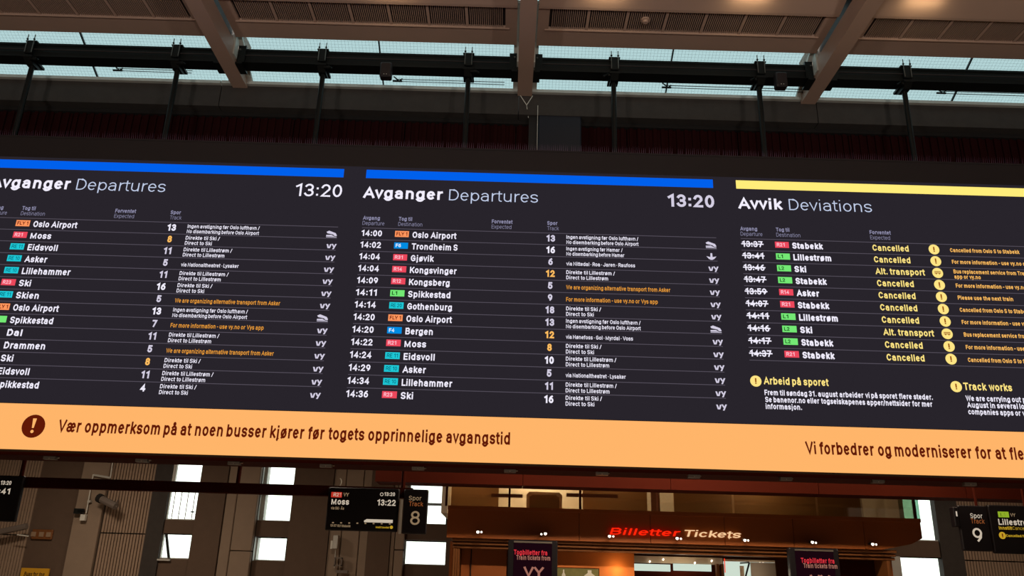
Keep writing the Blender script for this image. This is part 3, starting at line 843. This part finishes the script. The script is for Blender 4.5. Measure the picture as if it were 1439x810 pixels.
# windows (glass set back in the wall); spandrels between
WG = WY + .42
wn = [5]
def win(px0, py0, px1, py1, mull=0, WG=WG):
    a, b, c, d = rect(px0, py0, px1, py1, WG)
    s = struct('window_%d' % wn[0], ((a+b)/2, WG, c)); wn[0] += 1
    MB().box(a, b, WG, WG+.012, c, d, 'window_glass').build('pane', s)
    f = .02
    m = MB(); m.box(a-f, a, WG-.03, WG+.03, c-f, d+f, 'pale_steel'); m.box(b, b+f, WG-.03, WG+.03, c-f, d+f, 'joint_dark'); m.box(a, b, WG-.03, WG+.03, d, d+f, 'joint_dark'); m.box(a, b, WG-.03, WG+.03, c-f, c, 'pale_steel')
    m.build('window_frame', s)
    for k in range(mull):
        xx = a + (b-a)*(k+.75)/(mull+.4)
        m = MB(); m.box(xx-.007, xx+.007, WG-.05, WG-.04, c, d, 'socket_plate'); m.build('guard_bar', s)
    if mull:
        m = MB(); m.box(a, b, WG-.052, WG-.042, c+(d-c)*.18, c+(d-c)*.19, 'socket_plate'); m.tube((b-.12, WG-.06, c+.14), (b-.04, WG-.06, c+.14), .012, 'joint_dark', 6); m.build('guard_rail', s)
    return a, b, c, d
def column(ws, x0, x1, z0=0, WG=WG):
    x0 = min([x0] + [w[0]-.02 for w in ws if x0 < 0])
    """fills a window column between wall faces x0..x1 around the given openings"""
    zs = sorted(ws, key=lambda w: w[2]); z = z0
    deep = WG > WY + .2; yb = WY + (.65 if deep else .16); yf = WY + (.15 if deep else .03)
    if deep:
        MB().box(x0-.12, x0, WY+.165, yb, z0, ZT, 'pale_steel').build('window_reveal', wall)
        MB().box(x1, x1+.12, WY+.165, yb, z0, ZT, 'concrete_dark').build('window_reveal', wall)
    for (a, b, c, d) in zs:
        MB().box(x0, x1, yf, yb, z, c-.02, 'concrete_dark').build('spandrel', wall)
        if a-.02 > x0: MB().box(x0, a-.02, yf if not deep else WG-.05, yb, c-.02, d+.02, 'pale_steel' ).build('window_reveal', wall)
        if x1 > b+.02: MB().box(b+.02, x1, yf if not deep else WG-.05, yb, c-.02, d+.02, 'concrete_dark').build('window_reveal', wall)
        z = d + .02
    MB().box(x0, x1, yf, yb, z, ZT, 'concrete_dark').build('spandrel', wall)
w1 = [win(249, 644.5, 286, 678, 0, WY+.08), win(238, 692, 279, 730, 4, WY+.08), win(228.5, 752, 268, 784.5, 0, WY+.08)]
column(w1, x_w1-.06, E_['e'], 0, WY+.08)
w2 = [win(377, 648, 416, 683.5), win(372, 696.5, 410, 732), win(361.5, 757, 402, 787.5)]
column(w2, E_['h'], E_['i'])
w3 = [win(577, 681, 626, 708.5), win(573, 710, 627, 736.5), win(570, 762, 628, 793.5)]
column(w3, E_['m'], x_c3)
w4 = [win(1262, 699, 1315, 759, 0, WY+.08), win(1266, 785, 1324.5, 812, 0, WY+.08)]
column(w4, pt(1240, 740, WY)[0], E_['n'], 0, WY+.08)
# opened sash seen edge-on in the lowest left window
a, b, c, d = w1[2]
t = thing('open_sash', (a+.1, WG, c), 'dark slanting frame of the tilted sash in the lowest window at the left', 'window sash')
m = MB(); m.prism([(a+.03, d), (a+.08, d), (a+.20, c), (a+.15, c)], WY+.02, WY+.05, 'steel_black'); m.build('sash_frame', t)
m = MB(); m.box(a-.02, a+.22, WY-.04, WY+.04, c-.06, c-.03, 'pale_steel'); m.build('sash_sill', t)
# duct edge glints built as pale tubes, fittings on the left wall
FY = WY - .13
def P3(px, py, Y=None):
    Y = Y or FY; x, z = pt(px, py, Y); return (x, Y, z)
t = thing('conduit', P3(117, 730), 'thin pale conduit stepping down the concrete pier at the left', 'pipe')
m = MB(); m.tube(P3(159.5, 642), P3(155, 672), .012, 'cable_white', 6); m.tube(P3(155, 672), P3(132, 668), .022, 'pale_steel', 6); m.tube(P3(131, 667), P3(121, 722), .012, 'cable_white', 6); m.build('pipe', t)  # pale tubes stand for window light glinting on the duct edges
a = P3(117.5, 727); m = MB(); m.box(a[0]-.05, a[0]+.05, FY-.04, FY+.03, a[2]-.07, a[2]+.05, 'cable_white'); m.build('junction_box', t)
a = P3(112, 719); m = MB(); m.box(a[0]-.09, a[0]+.09, FY-.06, FY+.02, a[2]-.05, a[2]+.05, 'steel_black'); m.tube((a[0], FY-.05, a[2]), (a[0]+.14, FY-.1, a[2]-.01), .025, 'steel_black', 8); m.build('small_camera', t)
m = MB(); a = P3(125, 705); m.box(a[0]-.03, a[0]+.03, FY-.01, WY-.055, a[2]-.02, a[2]+.02, 'pale_steel'); m.build('wall_clip', t)
t = thing('security_camera', P3(140, 705, 16.8), 'grey tubular security camera on the ribbed wall right of the pale conduit', 'camera')
a, b = Vector(P3(143, 702, 16.7)), Vector(P3(163, 712, 16.6))
m = MB(); m.tube(a, b, .07, 'camera_shell', 10); m.build('camera_body', t)
m = MB(); m.tube(a, a + (a-b).normalized()*.09, .085, 'joint_dark', 10); m.build('hood', t)
m = MB(); m.tube(b, P3(166, 704, WY), .02, 'camera_shell', 6); m.build('bracket', t)
t = thing('pipe_fitting', P3(35, 742, 16.7), 'long grey fixture sticking out below the leftmost track display', 'wall fixture')
m = MB(); m.tube(P3(0, 748, 16.7), P3(38, 740, 16.7), .06, 'camera_shell', 8); m.tube(P3(24, 752, 16.7), P3(40, 754, 16.7), .012, 'cable_white', 6); m.build('arm', t)
a, b, c, d = rect(45, 744.5, 74, 758.5, WY-.02)
t = thing('socket_panel', (a, WY, c), 'small wall panel with sockets on the dark pier at the left', 'socket panel')
m = MB(); m.rbox(a, b, WY-.04, WY, c, d, 'brown_trim', .01); m.build('plate', t)
for q in (.12, .5, .85): 
    m = MB(); xx = a+(b-a)*q; m.box(xx-.05, xx+.04, WY-.055, WY-.041, c+.05, d-.05, 'socket_plate'); m.build('socket', t)
a, b, c, d = rect(28.5, 799, 68, 816, 16.9)
t = thing('yellow_sign', (a, 16.9, c), 'yellow sign with dark lettering at the bottom left edge of the picture', 'sign')
m = MB(); m.box(a, b, 16.9, 16.93, c, d, 'sign_yellow'); m.build('sign_plate', t)
m = MB(); text(m, 'Buss for tog', a+.07, 16.897, d-.15, .08, 'sign_ink', 'bold', (b-a)*.72, shear=.2); m.build('lettering', t)
# intercom on the panel under the track 8 display
t = thing('wall_intercom', P3(472, 735), 'pale wall telephone box below the track 8 display', 'intercom')
m = MB(); a, b, c, d = rect(469, 753, 476, 772, FY); m.rbox(a, b, FY-.1, FY+.06, c, d, 'pale_steel', .01); m.build('phone_box', t)
m = MB(); m.box(a-.05, a-.01, FY-.05, FY, c, d-.1, 'cable_white'); m.tube((a+.05, FY, c), (a+.06, FY, c-.35), .01, 'pale_steel', 6); m.build('handset', t)
t = thing('wall_socket_box', P3(475, 790), 'small square frame with a letter plate below the wall telephone', 'wall box')
a, b, c, d = rect(470, 784, 481, 796, FY)
m = MB()
for q in ((a, b, c, c+.02), (a, b, d-.02, d), (a, a+.02, c, d), (b-.02, b, c, d)): m.box(q[0], q[1], FY-.03, FY+.05, q[2], q[3], 'camera_shell')
m.build('frame', t)
a2 = rect(472, 802, 489, 806, FY); m = MB(); m.box(a2[0], a2[1], FY-.04, FY+.05, a2[2], a2[3], 'camera_shell'); m.build('label_strip', t)

# ------------------------------------------------------------------ dark bulkhead on the right, display rail
a = pt(528, 660, 13.0)[0]; zb = pt(900, 687.5, 13.0)[1]
t = struct('trim_2', (3, 13, zb))
x = a; k = 0
while x < 12.3:
    x2 = min(x + 2.3, 12.38)
    MB().box(x+.004, x2-.004, 13.0, 13.5, zb, 4.34, 'brown_bulkhead').build('bulkhead_panel', t)
    x = x2
RY = 11.7
a, b, c, d = rect(33, 676, 600, 692, RY+.05)
zr = pt(340, 686.5, RY)[1]
t = thing('display_rail', ((a+b)/2, RY, zr), 'dark horizontal rail carrying the track displays, under the board at the left', 'rail')
m = MB(); m.box(a-1.5, b-.2, RY+.06, RY+.2, zr-.065, zr+.075, 'brown_bulkhead'); m.build('rail_tube', t)
for px in (20, 330, 565):
    xx = pt(px, 680, RY)[0]
    m = MB(); m.tube((xx, RY+.13, zr+.07), (xx, RY+.13, 4.36), .03, 'brown_bulkhead', 8); m.build('drop_rod', t)

# ------------------------------------------------------------------ track displays
def display(px0, py0, px1, py1, label):
    a, b, c, d = rect(px0, py0, px1, py1, RY)
    t = thing('track_display', ((a+b)/2, RY, c), label, 'display', 'platform track displays')
    m = MB(); m.rbox(a, b, RY-.0, RY+.055, c, d, 'screen_black', .012); m.build('housing', t)
    return t, a, b, c, d
# left one, cut by the frame
t, a, b, c, d = display(-120, 667, 27.5, 732, 'black track display cut off by the left edge of the picture')
m = MB(); text(m, '13:20', *(lambda q: (q[0], RY-.003, q[1]))(pt(15.5, 682, RY)), .055, 'dim_white', 'bold', 14/95, 'r')
text(m, '13:41', *(lambda q: (q[0], RY-.003, q[1]))(pt(13.5, 695, RY)), .078, 'dim_white', 'bold', 27/95, 'r'); m.build('screen_text', t)
# track 8
t, a, b, c, d = display(459, 686, 560, 747, 'black track display for the 13:22 train to Moss')
def S(mm, s, px, py, H, wpx, mat, wt='bold'):
    x, z = pt(px, py, RY); text(mm, s, x, RY-.003, z, H, mat, wt, wpx/94.5)
m = MB(); aa = rect(465.5, 692, 480.5, 699.5, RY); m.box(aa[0], aa[1], RY-.003, RY, aa[2], aa[3], 'dim_red'); S(m, 'R21', 468.5, 698, .05, 10, 'dim_white'); m.build('line_badge', t)
m = MB()
q = pt(482.5, 698, RY)
text(m, 'VY', q[0], RY-.003, q[1], .05, 'dim_grey', 'bold', .075)
m.build('screen_text', t); m = MB(); S(m, '13:20', 540, 697.3, .05, 14, 'dim_white'); q = pt(536.5, 695.2, RY); 
for k in range(10):
    a1, a2 = 2*pi*k/10, 2*pi*(k+1)/10
    m.poly([(q[0]+.025*cos(a1), RY-.003, q[1]+.025*sin(a1)), (q[0]+.025*cos(a2), RY-.003, q[1]+.025*sin(a2)), (q[0]+.017*cos(a2), RY-.003, q[1]+.017*sin(a2)), (q[0]+.017*cos(a1), RY-.003, q[1]+.017*sin(a1))], 'dim_white')
S(m, 'Moss', 465.5, 709.3, .08, 23, 'dim_white'); S(m, '13:22', 530, 710.8, .082, 24, 'dim_white'); S(m, 'via Ski · Ås', 465, 716.3, .038, 17, 'dim_grey')
m.build('screen_text', t)
m = MB()
aa = rect(515, 730.5, 552, 735, RY)
m.poly([(aa[0]-.03, RY-.003, aa[2]), (aa[1], RY-.003, aa[2]), (aa[1], RY-.003, aa[3]), (aa[0], RY-.003, aa[3]), (aa[0]-.035, RY-.003, aa[2]+.02)][::1], 'dim_white')
for k in range(8):
    q = pt(468 + k*11.4, 735 + k*.25, RY); m.box(q[0]-.012, q[0]+.012, RY-.004, RY-.001, q[1]-.008, q[1]+.008, 'dim_grey')
S(m, '13:37', 464, 740.5, .032, 8, 'dim_grey'); S(m, 'R21 Stabekk', 474, 741, .032, 17, 'dim_grey'); S(m, 'Innstilt Cancelled', 528, 742.7, .026, 17, 'dim_yellow'); m.disc(*((lambda q: (q[0], RY-.003, q[1]))(pt(550, 741.5, RY))), .022, 'dim_yellow', 12)
m.build('train_diagram', t)
m = MB(); aa = rect(561.5, 702.5, 564.5, 750.5, RY); m.box(aa[0], aa[1], RY-.012, RY+.05, aa[2], aa[3], 'pale_steel'); m.build('edge_strip', t)
q = pt(475, 678, RY); m = MB()
for k in range(6):
    a1 = radians(-50 + k*18); a2 = radians(-50 + (k+1)*18)
    m.tube((q[0]+.05*cos(a1), RY-.02, q[1]+.06*sin(a1)), (q[0]+.05*cos(a2), RY-.02, q[1]+.06*sin(a2)), .009, 'cable_white', 6)
m.build('cable_loop', t)
def track_sign(px0, py0, px1, py1, num, label, tx, shift=0):
    a, b, c, d = rect(px0, py0, px1, py1, RY)
    t = thing('track_sign', ((a+b)/2, RY, c), label, 'sign', 'track number signs')
    MB().rbox(a, b, RY, RY+.055, c, d, 'screen_black', .012).build('housing', t)
    return t, a, b, c, d
t, a, b, c, d = track_sign(566, 688, 600.5, 751, '8', 'black track number 8 sign beside the Moss display', 0)
m = MB(); S(m, 'Spor', 574.5, 703.5, .062, 16.5, 'dim_grey', 'reg'); S(m, 'Track', 574.5, 711.6, .062, 18.5, 'dim_orange', 'reg'); S(m, '8', 576, 738, .185, 12.5, 'dim_grey', 'reg'); m.build('sign_text', t)
t, a, b, c, d = track_sign(1350, 711, 1391, 775, '9', 'black track number 9 sign at the right', 0)
m = MB(); S(m, 'Spor', 1363.8, 728.5, .065, 16, 'dim_white', 'reg'); S(m, 'Track', 1364.5, 736, .065, 18, 'dim_orange', 'reg'); S(m, '9', 1368.5, 763, .195, 12.5, 'dim_white', 'reg'); m.build('sign_text', t)
t, a, b, c, d = display(1393.5, 712, 1530, 780, 'black track display for Lillestrøm, cut off by the right edge of the picture')
m = MB(); aa = rect(1402.5, 719.5, 1417.5, 727.5, RY); m.box(aa[0], aa[1], RY-.003, RY, aa[2], aa[3], 'badge_lime'); S(m, 'L1', 1406, 726, .045, 6.5, 'badge_ink_lime'); m.build('line_badge', t)
m = MB(); S(m, 'Lillestrøm', 1403.5, 738, .08, 46, 'dim_white'); q = pt(1420, 726.5, RY); text(m, 'VY', q[0], RY-.003, q[1], .045, 'dim_grey', 'bold', .07)
S(m, 'Innstilt', 1404, 744.6, .045, 17, 'dim_yellow'); S(m, 'Cancelled', 1423, 745, .045, 24, 'dim_yellow', 'light'); m.disc(*((lambda q: (q[0], RY-.003, q[1]))(pt(1408.5, 753, RY))), .048, 'dim_yellow', 16)
S(m, 'Cancelled from Oslo S', 1414, 755, .035, 44, 'dim_yellow'); m.build('screen_text', t)
m = MB(); q = pt(1408.5, 753, RY); text(m, '!', q[0]-.007, RY-.006, q[1]-.025, .05, 'led_orange_ink', 'bold', .014); m.build('warning_symbol', t)
t = thing('junction_box', (0, RY, 2), 'small black junction box with a white slit left of the track 9 sign', 'box')
aa = rect(1340, 713, 1347, 741, RY); MB().rbox(aa[0], aa[1], RY-.02, RY+.08, aa[2], aa[3], 'screen_black', .01).build('housing', t)
aa = rect(1343.8, 719, 1345.3, 726, RY-.03); MB().box(aa[0], aa[1], RY-.03, RY-.02, aa[2], aa[3], 'dim_white').build('light_slit', t)
for px in (1372, 1440):
    xx = pt(px, 700, RY)[0]; MB().tube((xx, RY+.03, pt(px, 712, RY)[1]), (xx, RY+.03, 4.36), .02, 'brown_bulkhead', 8).build('hanging_pipe', label='dark hanging pipe above the %s on the right' % ('track 9 sign' if px < 1400 else 'Lillestrøm display'), cat='pipe')

# ------------------------------------------------------------------ TICKET OFFICE (front at Y = 14)
SY = 14.0
def sz(py, px=940): return pt(px, py, SY)[1]
def sx(px, py=740): return pt(px, py, SY)[0]
xl, xr = sx(628), sx(1294)
z_gl = sz(719.5); z_f0 = sz(764.5); z_c0 = sz(779.5)
office = thing('ticket_office', ((xl+xr)/2, SY, 0), 'brown ticket office under a glazed upper storey, with a long fascia below the glass', 'ticket office')
# fascia panels
fx = [xl, sx(814), sx(914), sx(1018), sx(1114), sx(1213), xr]
for i, (a, b) in enumerate(zip(fx, fx[1:])):
    m = MB()
    if i == 5:
        e = sx(1280, 757)
        m.prism([(a+.004, z_f0), (e-.5, z_f0), (e, sz(755.5)), (b, sz(747)), (b, z_gl-.06), (a+.004, z_gl-.06)], SY, SY+.35, 'brown_fascia')
    else: m.box(a+.004, b-.004, SY, SY+.35, z_f0, z_gl-.06, 'brown_fascia')
    m.build('fascia_panel', office)
MB().box(xl, xr+.0, SY-.03, SY+.4, z_gl-.06, z_gl, 'brown_fascia').build('fascia_cap', office)
m = MB(); h = (z_f0 - z_c0) / 3; xj0, xj1 = sx(636), sx(1258)
for k in range(3): m.rbox(xj0, xj1, SY+.05+.05*k, SY+.4, z_f0-h*(k+1)+.008, z_f0-h*k, 'brown_trim', .008)
m.build('stepped_cornice', office)
for px0, px1 in ((636, 645.5), (1248, 1258)):
    m = MB()
    for k in range(3):
        a = sx(px0, 790) + k*.035
        m.box(a, a+.03, SY+.05+.04*k, SY+.5, 0, z_c0+.0, 'brown_trim')
    m.build('door_jamb', office)
# upper storey: glass, posts, room behind
ztop = 3.9
gx = [sx(627, 700), sx(716, 700), sx(816, 700), sx(925, 700), sx(1032, 700), sx(1150, 700), sx(1287, 700)]
for i, (a, b) in enumerate(zip(gx, gx[1:])):
    MB().box(a+.02, b-.02, SY+.1, SY+.112, z_gl, ztop, 'office_glass').build('glass_pane', office)
for i in (0, 1, 2, 6):
    MB().box(gx[i]-.018, gx[i]+.018, SY+.08, SY+.13, z_gl, ztop, 'brown_bulkhead').build('glazing_post', office)
a = gx[-1]; MB().box(a+.02, a+.08, SY+.1, SY+.9, z_gl-.05, ztop, 'teal_glass').build('corner_glass', office)
m = MB(); m.box(gx[0], gx[-1], SY+1.9, SY+2.0, z_gl-.1, ztop, 'office_wall'); m.box(gx[0]-.1, gx[0]-.0, SY+.35, SY+2, z_gl-.1, ztop, 'office_wall'); m.box(gx[-1]-.1, gx[-1]-.02, SY+.45, SY+2, z_gl-.1, ztop, 'office_wall')
m.box(gx[0], gx[-1], SY+.36, SY+2.0, z_gl-.16, z_gl-.1, 'office_wall'); m.box(gx[0]-.1, gx[-1], SY+.1, SY+2.0, ztop, ztop+.1, 'office_wall'); m.build('upper_room_walls', office)
MB().rbox(sx(741, 700), sx(793, 700), SY+.5, SY+.56, z_gl-.1, sz(690, 767)+.03, 'frosted_panel', .05).build('screen_panel', office)
for p0, p1 in ((690, 735), (798, 872)):
    MB().box(sx(p0, 694), sx(p1, 694), SY+.3, SY+.36, sz(697, (p0+p1)/2), sz(692, (p0+p1)/2), 'wood_shelf').build('shelf_bar', office)
for p0, p1, mt in ((826, 922, 'frosted_panel'), (962, 1240, 'frosted_panel'), (629, 700, 'frosted_panel'), (928, 941, 'wood_shelf')):
    MB().box(sx(p0, 700), sx(p1, 700), SY+.9, SY+.93, z_gl-.1, sz(680, (p0+p1)/2)+.1, mt).build('room_partition', office)
for px, w, yy in ((767, 2.2, 1.3), (948, .3, 1.3), (870, .25, .6), (1080, .5, .6), (660, .25, .6)):  # unseen points; those nearer the glass added to brighten the partitions
    lamp('office_light', 'POINT', (sx(px, 700), SY+yy, z_gl+.85), OFFICE_W*w, (1, .88, .72), .08, parent=office)
# lower storey
zi = z_c0 + .12
m = MB(); m.box(xj0, xj1, SY+2.7, SY+2.8, 0, zi, 'brown_fascia'); m.box(xj0-.05, xj0, SY+.4, SY+2.8, 0, zi, 'brown_fascia'); m.box(xj1, xj1+.05, SY+.4, SY+2.8, 0, zi, 'brown_fascia'); m.box(xj0, xj1, SY+.42, SY+2.8, zi, zi+.05, 'brown_fascia'); m.build('lower_room_walls', office)
m = MB(); m.box(sx(783, 790), sx(897, 790), SY+.45, SY+.5, 0, zi, 'orange_wall'); m.build('front_wall', office)
m = MB(); m.box(sx(646, 790), sx(712, 790), SY+.50, SY+.54, 0, zi, 'brown_fascia'); m.box(sx(659.5, 790), sx(661, 790), SY+.48, SY+.5, 0, zi, 'joint_dark'); m.build('dark_door_leaf', office)
m = MB(); m.box(sx(1182, 790), sx(1247, 790), SY+.50, SY+.54, 0, zi, 'brown_bulkhead'); m.build('dark_door_leaf', office)
# shop window between wall and right banner
za = sz(781.5, 1000)
m = MB(); m.box(sx(897, 790), sx(1112, 790), SY+.9, SY+1.0, 0, sz(790, 1000)-.02, 'brown_bulkhead'); m.build('counter_back_wall', office)
m = MB(); m.box(sx(899, 787), sx(1034, 787), SY+.86, SY+.9, sz(791.5, 960), sz(783, 960)+.02, 'office_wall'); m.build('bulkhead_strip', office)
for p0, p1 in ((900.5, 956), (960.5, 1017)):
    m = MB(); m.box(sx(p0, 797), sx(p1, 797), SY+.84, SY+.86, sz(803.5, (p0+p1)/2+30), sz(792.5, (p0+p1)/2+10), 'light_panel'); m.build('light_box', office)
for px in (1022, 1029):
    m = MB(); m.box(sx(px, 800), sx(px+4, 800), SY+.7, SY+.8, 0, sz(792, 1020), 'brown_trim'); m.build('dark_post', office)
a, b = sx(1035, 800), sx(1111, 800)
m = MB(); m.box(a, b, SY+.80, SY+.82, sz(830, 1070), sz(789, 1070), 'light_panel'); m.build('bright_window', office)
m = MB(); m.box(a, b, SY+.78, SY+.79, sz(789, 1070), sz(786, 1070), 'office_wall'); m.tube((sx(1066, 810), SY+.77, sz(812, 1066)), (sx(1072, 793), SY+.77, sz(790, 1070)), .015, 'steel_black', 6); m.tube((sx(1072, 790), SY+.77, sz(790, 1070)), (sx(1058, 790), SY+.77, sz(791, 1060)), .012, 'steel_black', 6)
m.box(sx(1058, 800), sx(1064, 800), SY+.77, SY+.78, sz(815, 1060), sz(795, 1060), 'office_wall'); m.box(sx(1074, 800), sx(1111, 800), SY+.77, SY+.78, sz(830, 1090), sz(790, 1090), 'plaster'); m.build('window_bars', office)
m = MB(); m.tube((sx(1034.5, 786), SY+.75, sz(805, 1034)), (sx(1034.5, 786), SY+.75, sz(784, 1034)), .008, 'neon_red', 6); m.build('neon_tube', office)
for px, py in ((925, 789), (945, 786), (992, 791), (1017, 788), (1088, 790), (1093, 790)):
    m = MB(); x, z = sx(px, py), sz(py, px); m.tube((x, SY+.80, z+.01), (x, SY+.83, z), .014, 'spot_lens', 10); m.build('downlight', office)
lamp('shop_light', 'POINT', (sx(872, 800), SY+.3, sz(802, 872)), SHOP_W*.22, (1, .62, .25), .04, parent=office)
lamp('shop_light', 'POINT', (sx(970, 790), SY+.6, 1.8), SHOP_W*.3, (1, .8, .55), .06, parent=office)
lamp('shop_light', 'POINT', (sx(1080, 790), SY+.5, 1.8), SHOP_W*.15, (1, .8, .55), .06, parent=office)
# pictures on the orange wall
t = thing('wall_poster', (sx(814, 800), SY+.42, 1.4), 'green picture with white bottles on the orange wall beside the left banner', 'picture')
a, b = sx(783.5, 800), sx(846, 800); zt = sz(798, 815)
m = MB(); m.box(a, b, SY+.41, SY+.44, zt-.8, zt, 'brown_bulkhead'); m.build('picture_frame', t)
pbr('poster_green', (110, 110, 60), .6, 0, .3, 14)
m = MB(); m.box(a+.01, b-.01, SY+.405, SY+.41, zt-.78, zt-.012, 'poster_green'); m.build('picture_sheet', t)
m = MB()
for px, w in ((794.5, .03), (832, .09)):
    x = sx(px, 805); m.prism([(x-w, zt-.5), (x+w, zt-.5), (x+w, zt-.12), (x+w*.35, zt-.08), (x+w*.35, zt-.035), (x-w*.35, zt-.035), (x-w*.35, zt-.08), (x-w, zt-.12)], SY+.40, SY+.404, 'cable_white')
m.build('printed_bottles', t)

# twin spotlights along the fascia
sl = ['leftmost twin spotlight on the fascia above the dark left doorway', 'twin spotlight on the fascia above the left banner', 'twin spotlight under the red B of the ticket sign', 'twin spotlight between the red and the cream word of the sign',
      'twin spotlight at the right end of the ticket sign', 'twin spotlight above the right banner', 'rightmost twin spotlight on the fascia, above the right doorway']
sp = [((671.5, 748), (676.5, 748.2)), ((760.8, 751.2), (766.5, 750.4)), ((856.7, 754), (862, 754.3)), ((951.8, 757), (957, 757.6)), ((1047, 759.6), (1051.6, 760)), ((1142, 762.4), (1146.8, 763.3)), ((1226.7, 765.2), (1231.6, 765.7))]
for (p, q), l in zip(sp, sl):
    c = pt((p[0]+q[0])/2, (p[1]+q[1])/2, SY-.22)
    t = thing('twin_spotlight', (c[0], SY-.2, c[1]), l, 'spotlight', 'twin spotlights on the fascia')
    m = MB(); m.box(c[0]-.012, c[0]+.012, SY-.14, SY-.003, c[1]+.0, c[1]+.02, 'steel_black'); m.box(c[0]-.05, c[0]+.05, SY-.15, SY-.12, c[1]-.008, c[1]+.012, 'steel_black'); m.build('bracket', t)
    for k, s in enumerate((p, q)):
        x, z = pt(s[0], s[1], SY-.22); r = .024 if k == (1 if p[0] > 700 and p[0] < 800 else 0) else .016
        m = MB(); m.tube((x, SY-.21, z), (x, SY-.13, z+.01), r*1.15, 'steel_black', 12); m.build('lamp_head', t)
        m = MB(); m.disc(x, SY-.212, z, r, 'spot_lens', 14); m.build('lens', t)

# fascia lettering: each letter stands proud of the fascia
t = thing('shop_sign', (sx(950), SY-.04, sz(755)), 'raised red and cream lettering reading Billetter Tickets on the brown fascia', 'sign')
xa, za_ = pt(857, 751.4, SY-.05); xb, zb_ = pt(957, 754.4, SY-.05)
def word(s, xa, xb, z, mat, lab):
    tw = text_width(s, 'reg'); x = xa; H_ = .104
    for k, ch in enumerate(s):
        W = text_width(ch, 'reg')
        mm = MB(); w = (xb-xa)*W/tw
        text(mm, ch, x, SY-.05, z, H_, mat, 'reg', w, shear=.16)
        me = mm.build('letter', t)
        md = me.modifiers.new('depth', 'SOLIDIFY'); md.thickness = .04; md.offset = -1
        x += (xb-xa)*(W + (gap(ch, s[k+1]) if k < len(s)-1 else 0))/tw
    return
word('Billetter', xa, xb-.03, za_, 'sign_red', 'red')
xa, _ = pt(960.5, 755, SY-.05); xb, _ = pt(1042, 757, SY-.05)
word('Tickets', xa, xb-.02, za_, 'sign_cream', 'cream')

# banners in front of the shop
for (p0, p1, py, lab, ink) in ((713.5, 783.5, 759.5, 'tall dark banner with red and white train ticket lettering, standing left of the poster wall', 0), (1111, 1181, 771, 'tall dark banner with a purple glow and train ticket lettering, at the right doorway', 1)):
    BYY = SY - .35
    a, b, c, d = rect(p0, py, p1, py+60, BYY)
    t = thing('ticket_banner', ((a+b)/2, BYY, 0), lab, 'banner', 'ticket banners before the ticket office')
    m = MB(); m.rbox(a, b, BYY, BYY+.12, .02, d, 'screen_black', .015); m.build('housing', t)
    m = MB(); m.box(a+.09, b-.09, BYY-.006, BYY, .4, d-.05, 'poster_glow'); m.build('poster_sheet', t)
    m = MB(); m.box(a+.09, b-.09, BYY-.02, BYY+.01, d-.045, d-.02, 'silver'); m.build('top_bar', t)
    m = MB()
    def BT(s, px, pyy, H_, wpx, mat):
        x, z = pt(px, pyy, BYY); text(m, s, x, BYY-.009, z, H_, mat, 'bold', wpx/81)
    dx = p0 - 713.5 + (0 if not ink else 6); dy = (py - 759.5)
    BT('Togbilletter fra', 727+dx-5, 779.8+dy*1.0, .075, 43, 'poster_red'); BT('Train tickets from', 726.5+dx-1, 787+dy*1.0, .07, 43.5, 'poster_text')
    m.build('poster_text', t); m = MB(); BT('VY', 735.5+dx, 811+dy, .15, 26, 'poster_text')
    m.build('poster_text', t)

# ------------------------------------------------------------------ added fill lamps (unseen)
for k, (x, y) in enumerate(((-6, -3), (0, -4), (6, -3))):  # made-up uplighters out of view, lighting the ceiling evenly
    t = thing('floor_uplighter', (x, y, 0), ['floor uplighter behind the photographer, nearest the left wall', 'floor uplighter straight behind the photographer', 'floor uplighter behind the photographer, nearest the right wall'][k], 'lamp', 'hall uplighters')
    MB().tube((x, y, .0), (x, y, 2.6), .05, 'steel_black', 12).build('pole', t)
    MB().tube((x, y, 2.6), (x, y, 2.8), .15, 'steel_black', 16, .35).build('lamp_bowl', t)
    lamp('uplight', 'AREA', (x, y, 2.85), UPLIGHT_W, (1, .92, .84), .6, .6, (pi, 0, 0), t)
for k, (x, y) in enumerate(((-7.5, 13.4), (-3.4, 12.6), (2.5, 11.2), (8.5, 14.2))):  # made-up lamps that lift the dark wall behind the board
    t = thing('soffit_lamp', (x, y, 4.3), ['flat ceiling lamp of the track side passage, far left', 'flat ceiling lamp of the track side passage, left of the bulkhead', 'flat ceiling lamp hidden behind the board', 'flat ceiling lamp of the track side passage, far right'][k], 'lamp', 'soffit lamps')
    MB().box(x-.5, x+.5, y-.1, y+.1, 4.27, 4.35, 'steel_black').build('housing', t)
    lamp('soffit_light', 'AREA', (x, y, 4.26), SOFFIT_FILL_W*(1.0, .6, .9, .5)[k], (1, .80, .62), 1.0, .2, (0, 0, 0), t)
for k, x in enumerate((.2, 3.2, 6.2)):  # made-up lamps that brighten the dark fascia and bulkhead
    t = thing('wall_washer', (x, 11.3, 4.3), ['ceiling wall washer aimed at the ticket office, left one', 'ceiling wall washer aimed at the ticket office, middle one', 'ceiling wall washer aimed at the ticket office, right one'][k], 'lamp', 'wall washers before the ticket office')
    MB().box(x-.3, x+.3, 11.2, 11.4, 4.28, 4.35, 'steel_black').build('housing', t)
    lamp('washer_light', 'AREA', (x, 11.3, 4.26), WASH_W, (1, .74, .5), .6, .15, (radians(50), 0, 0), t)
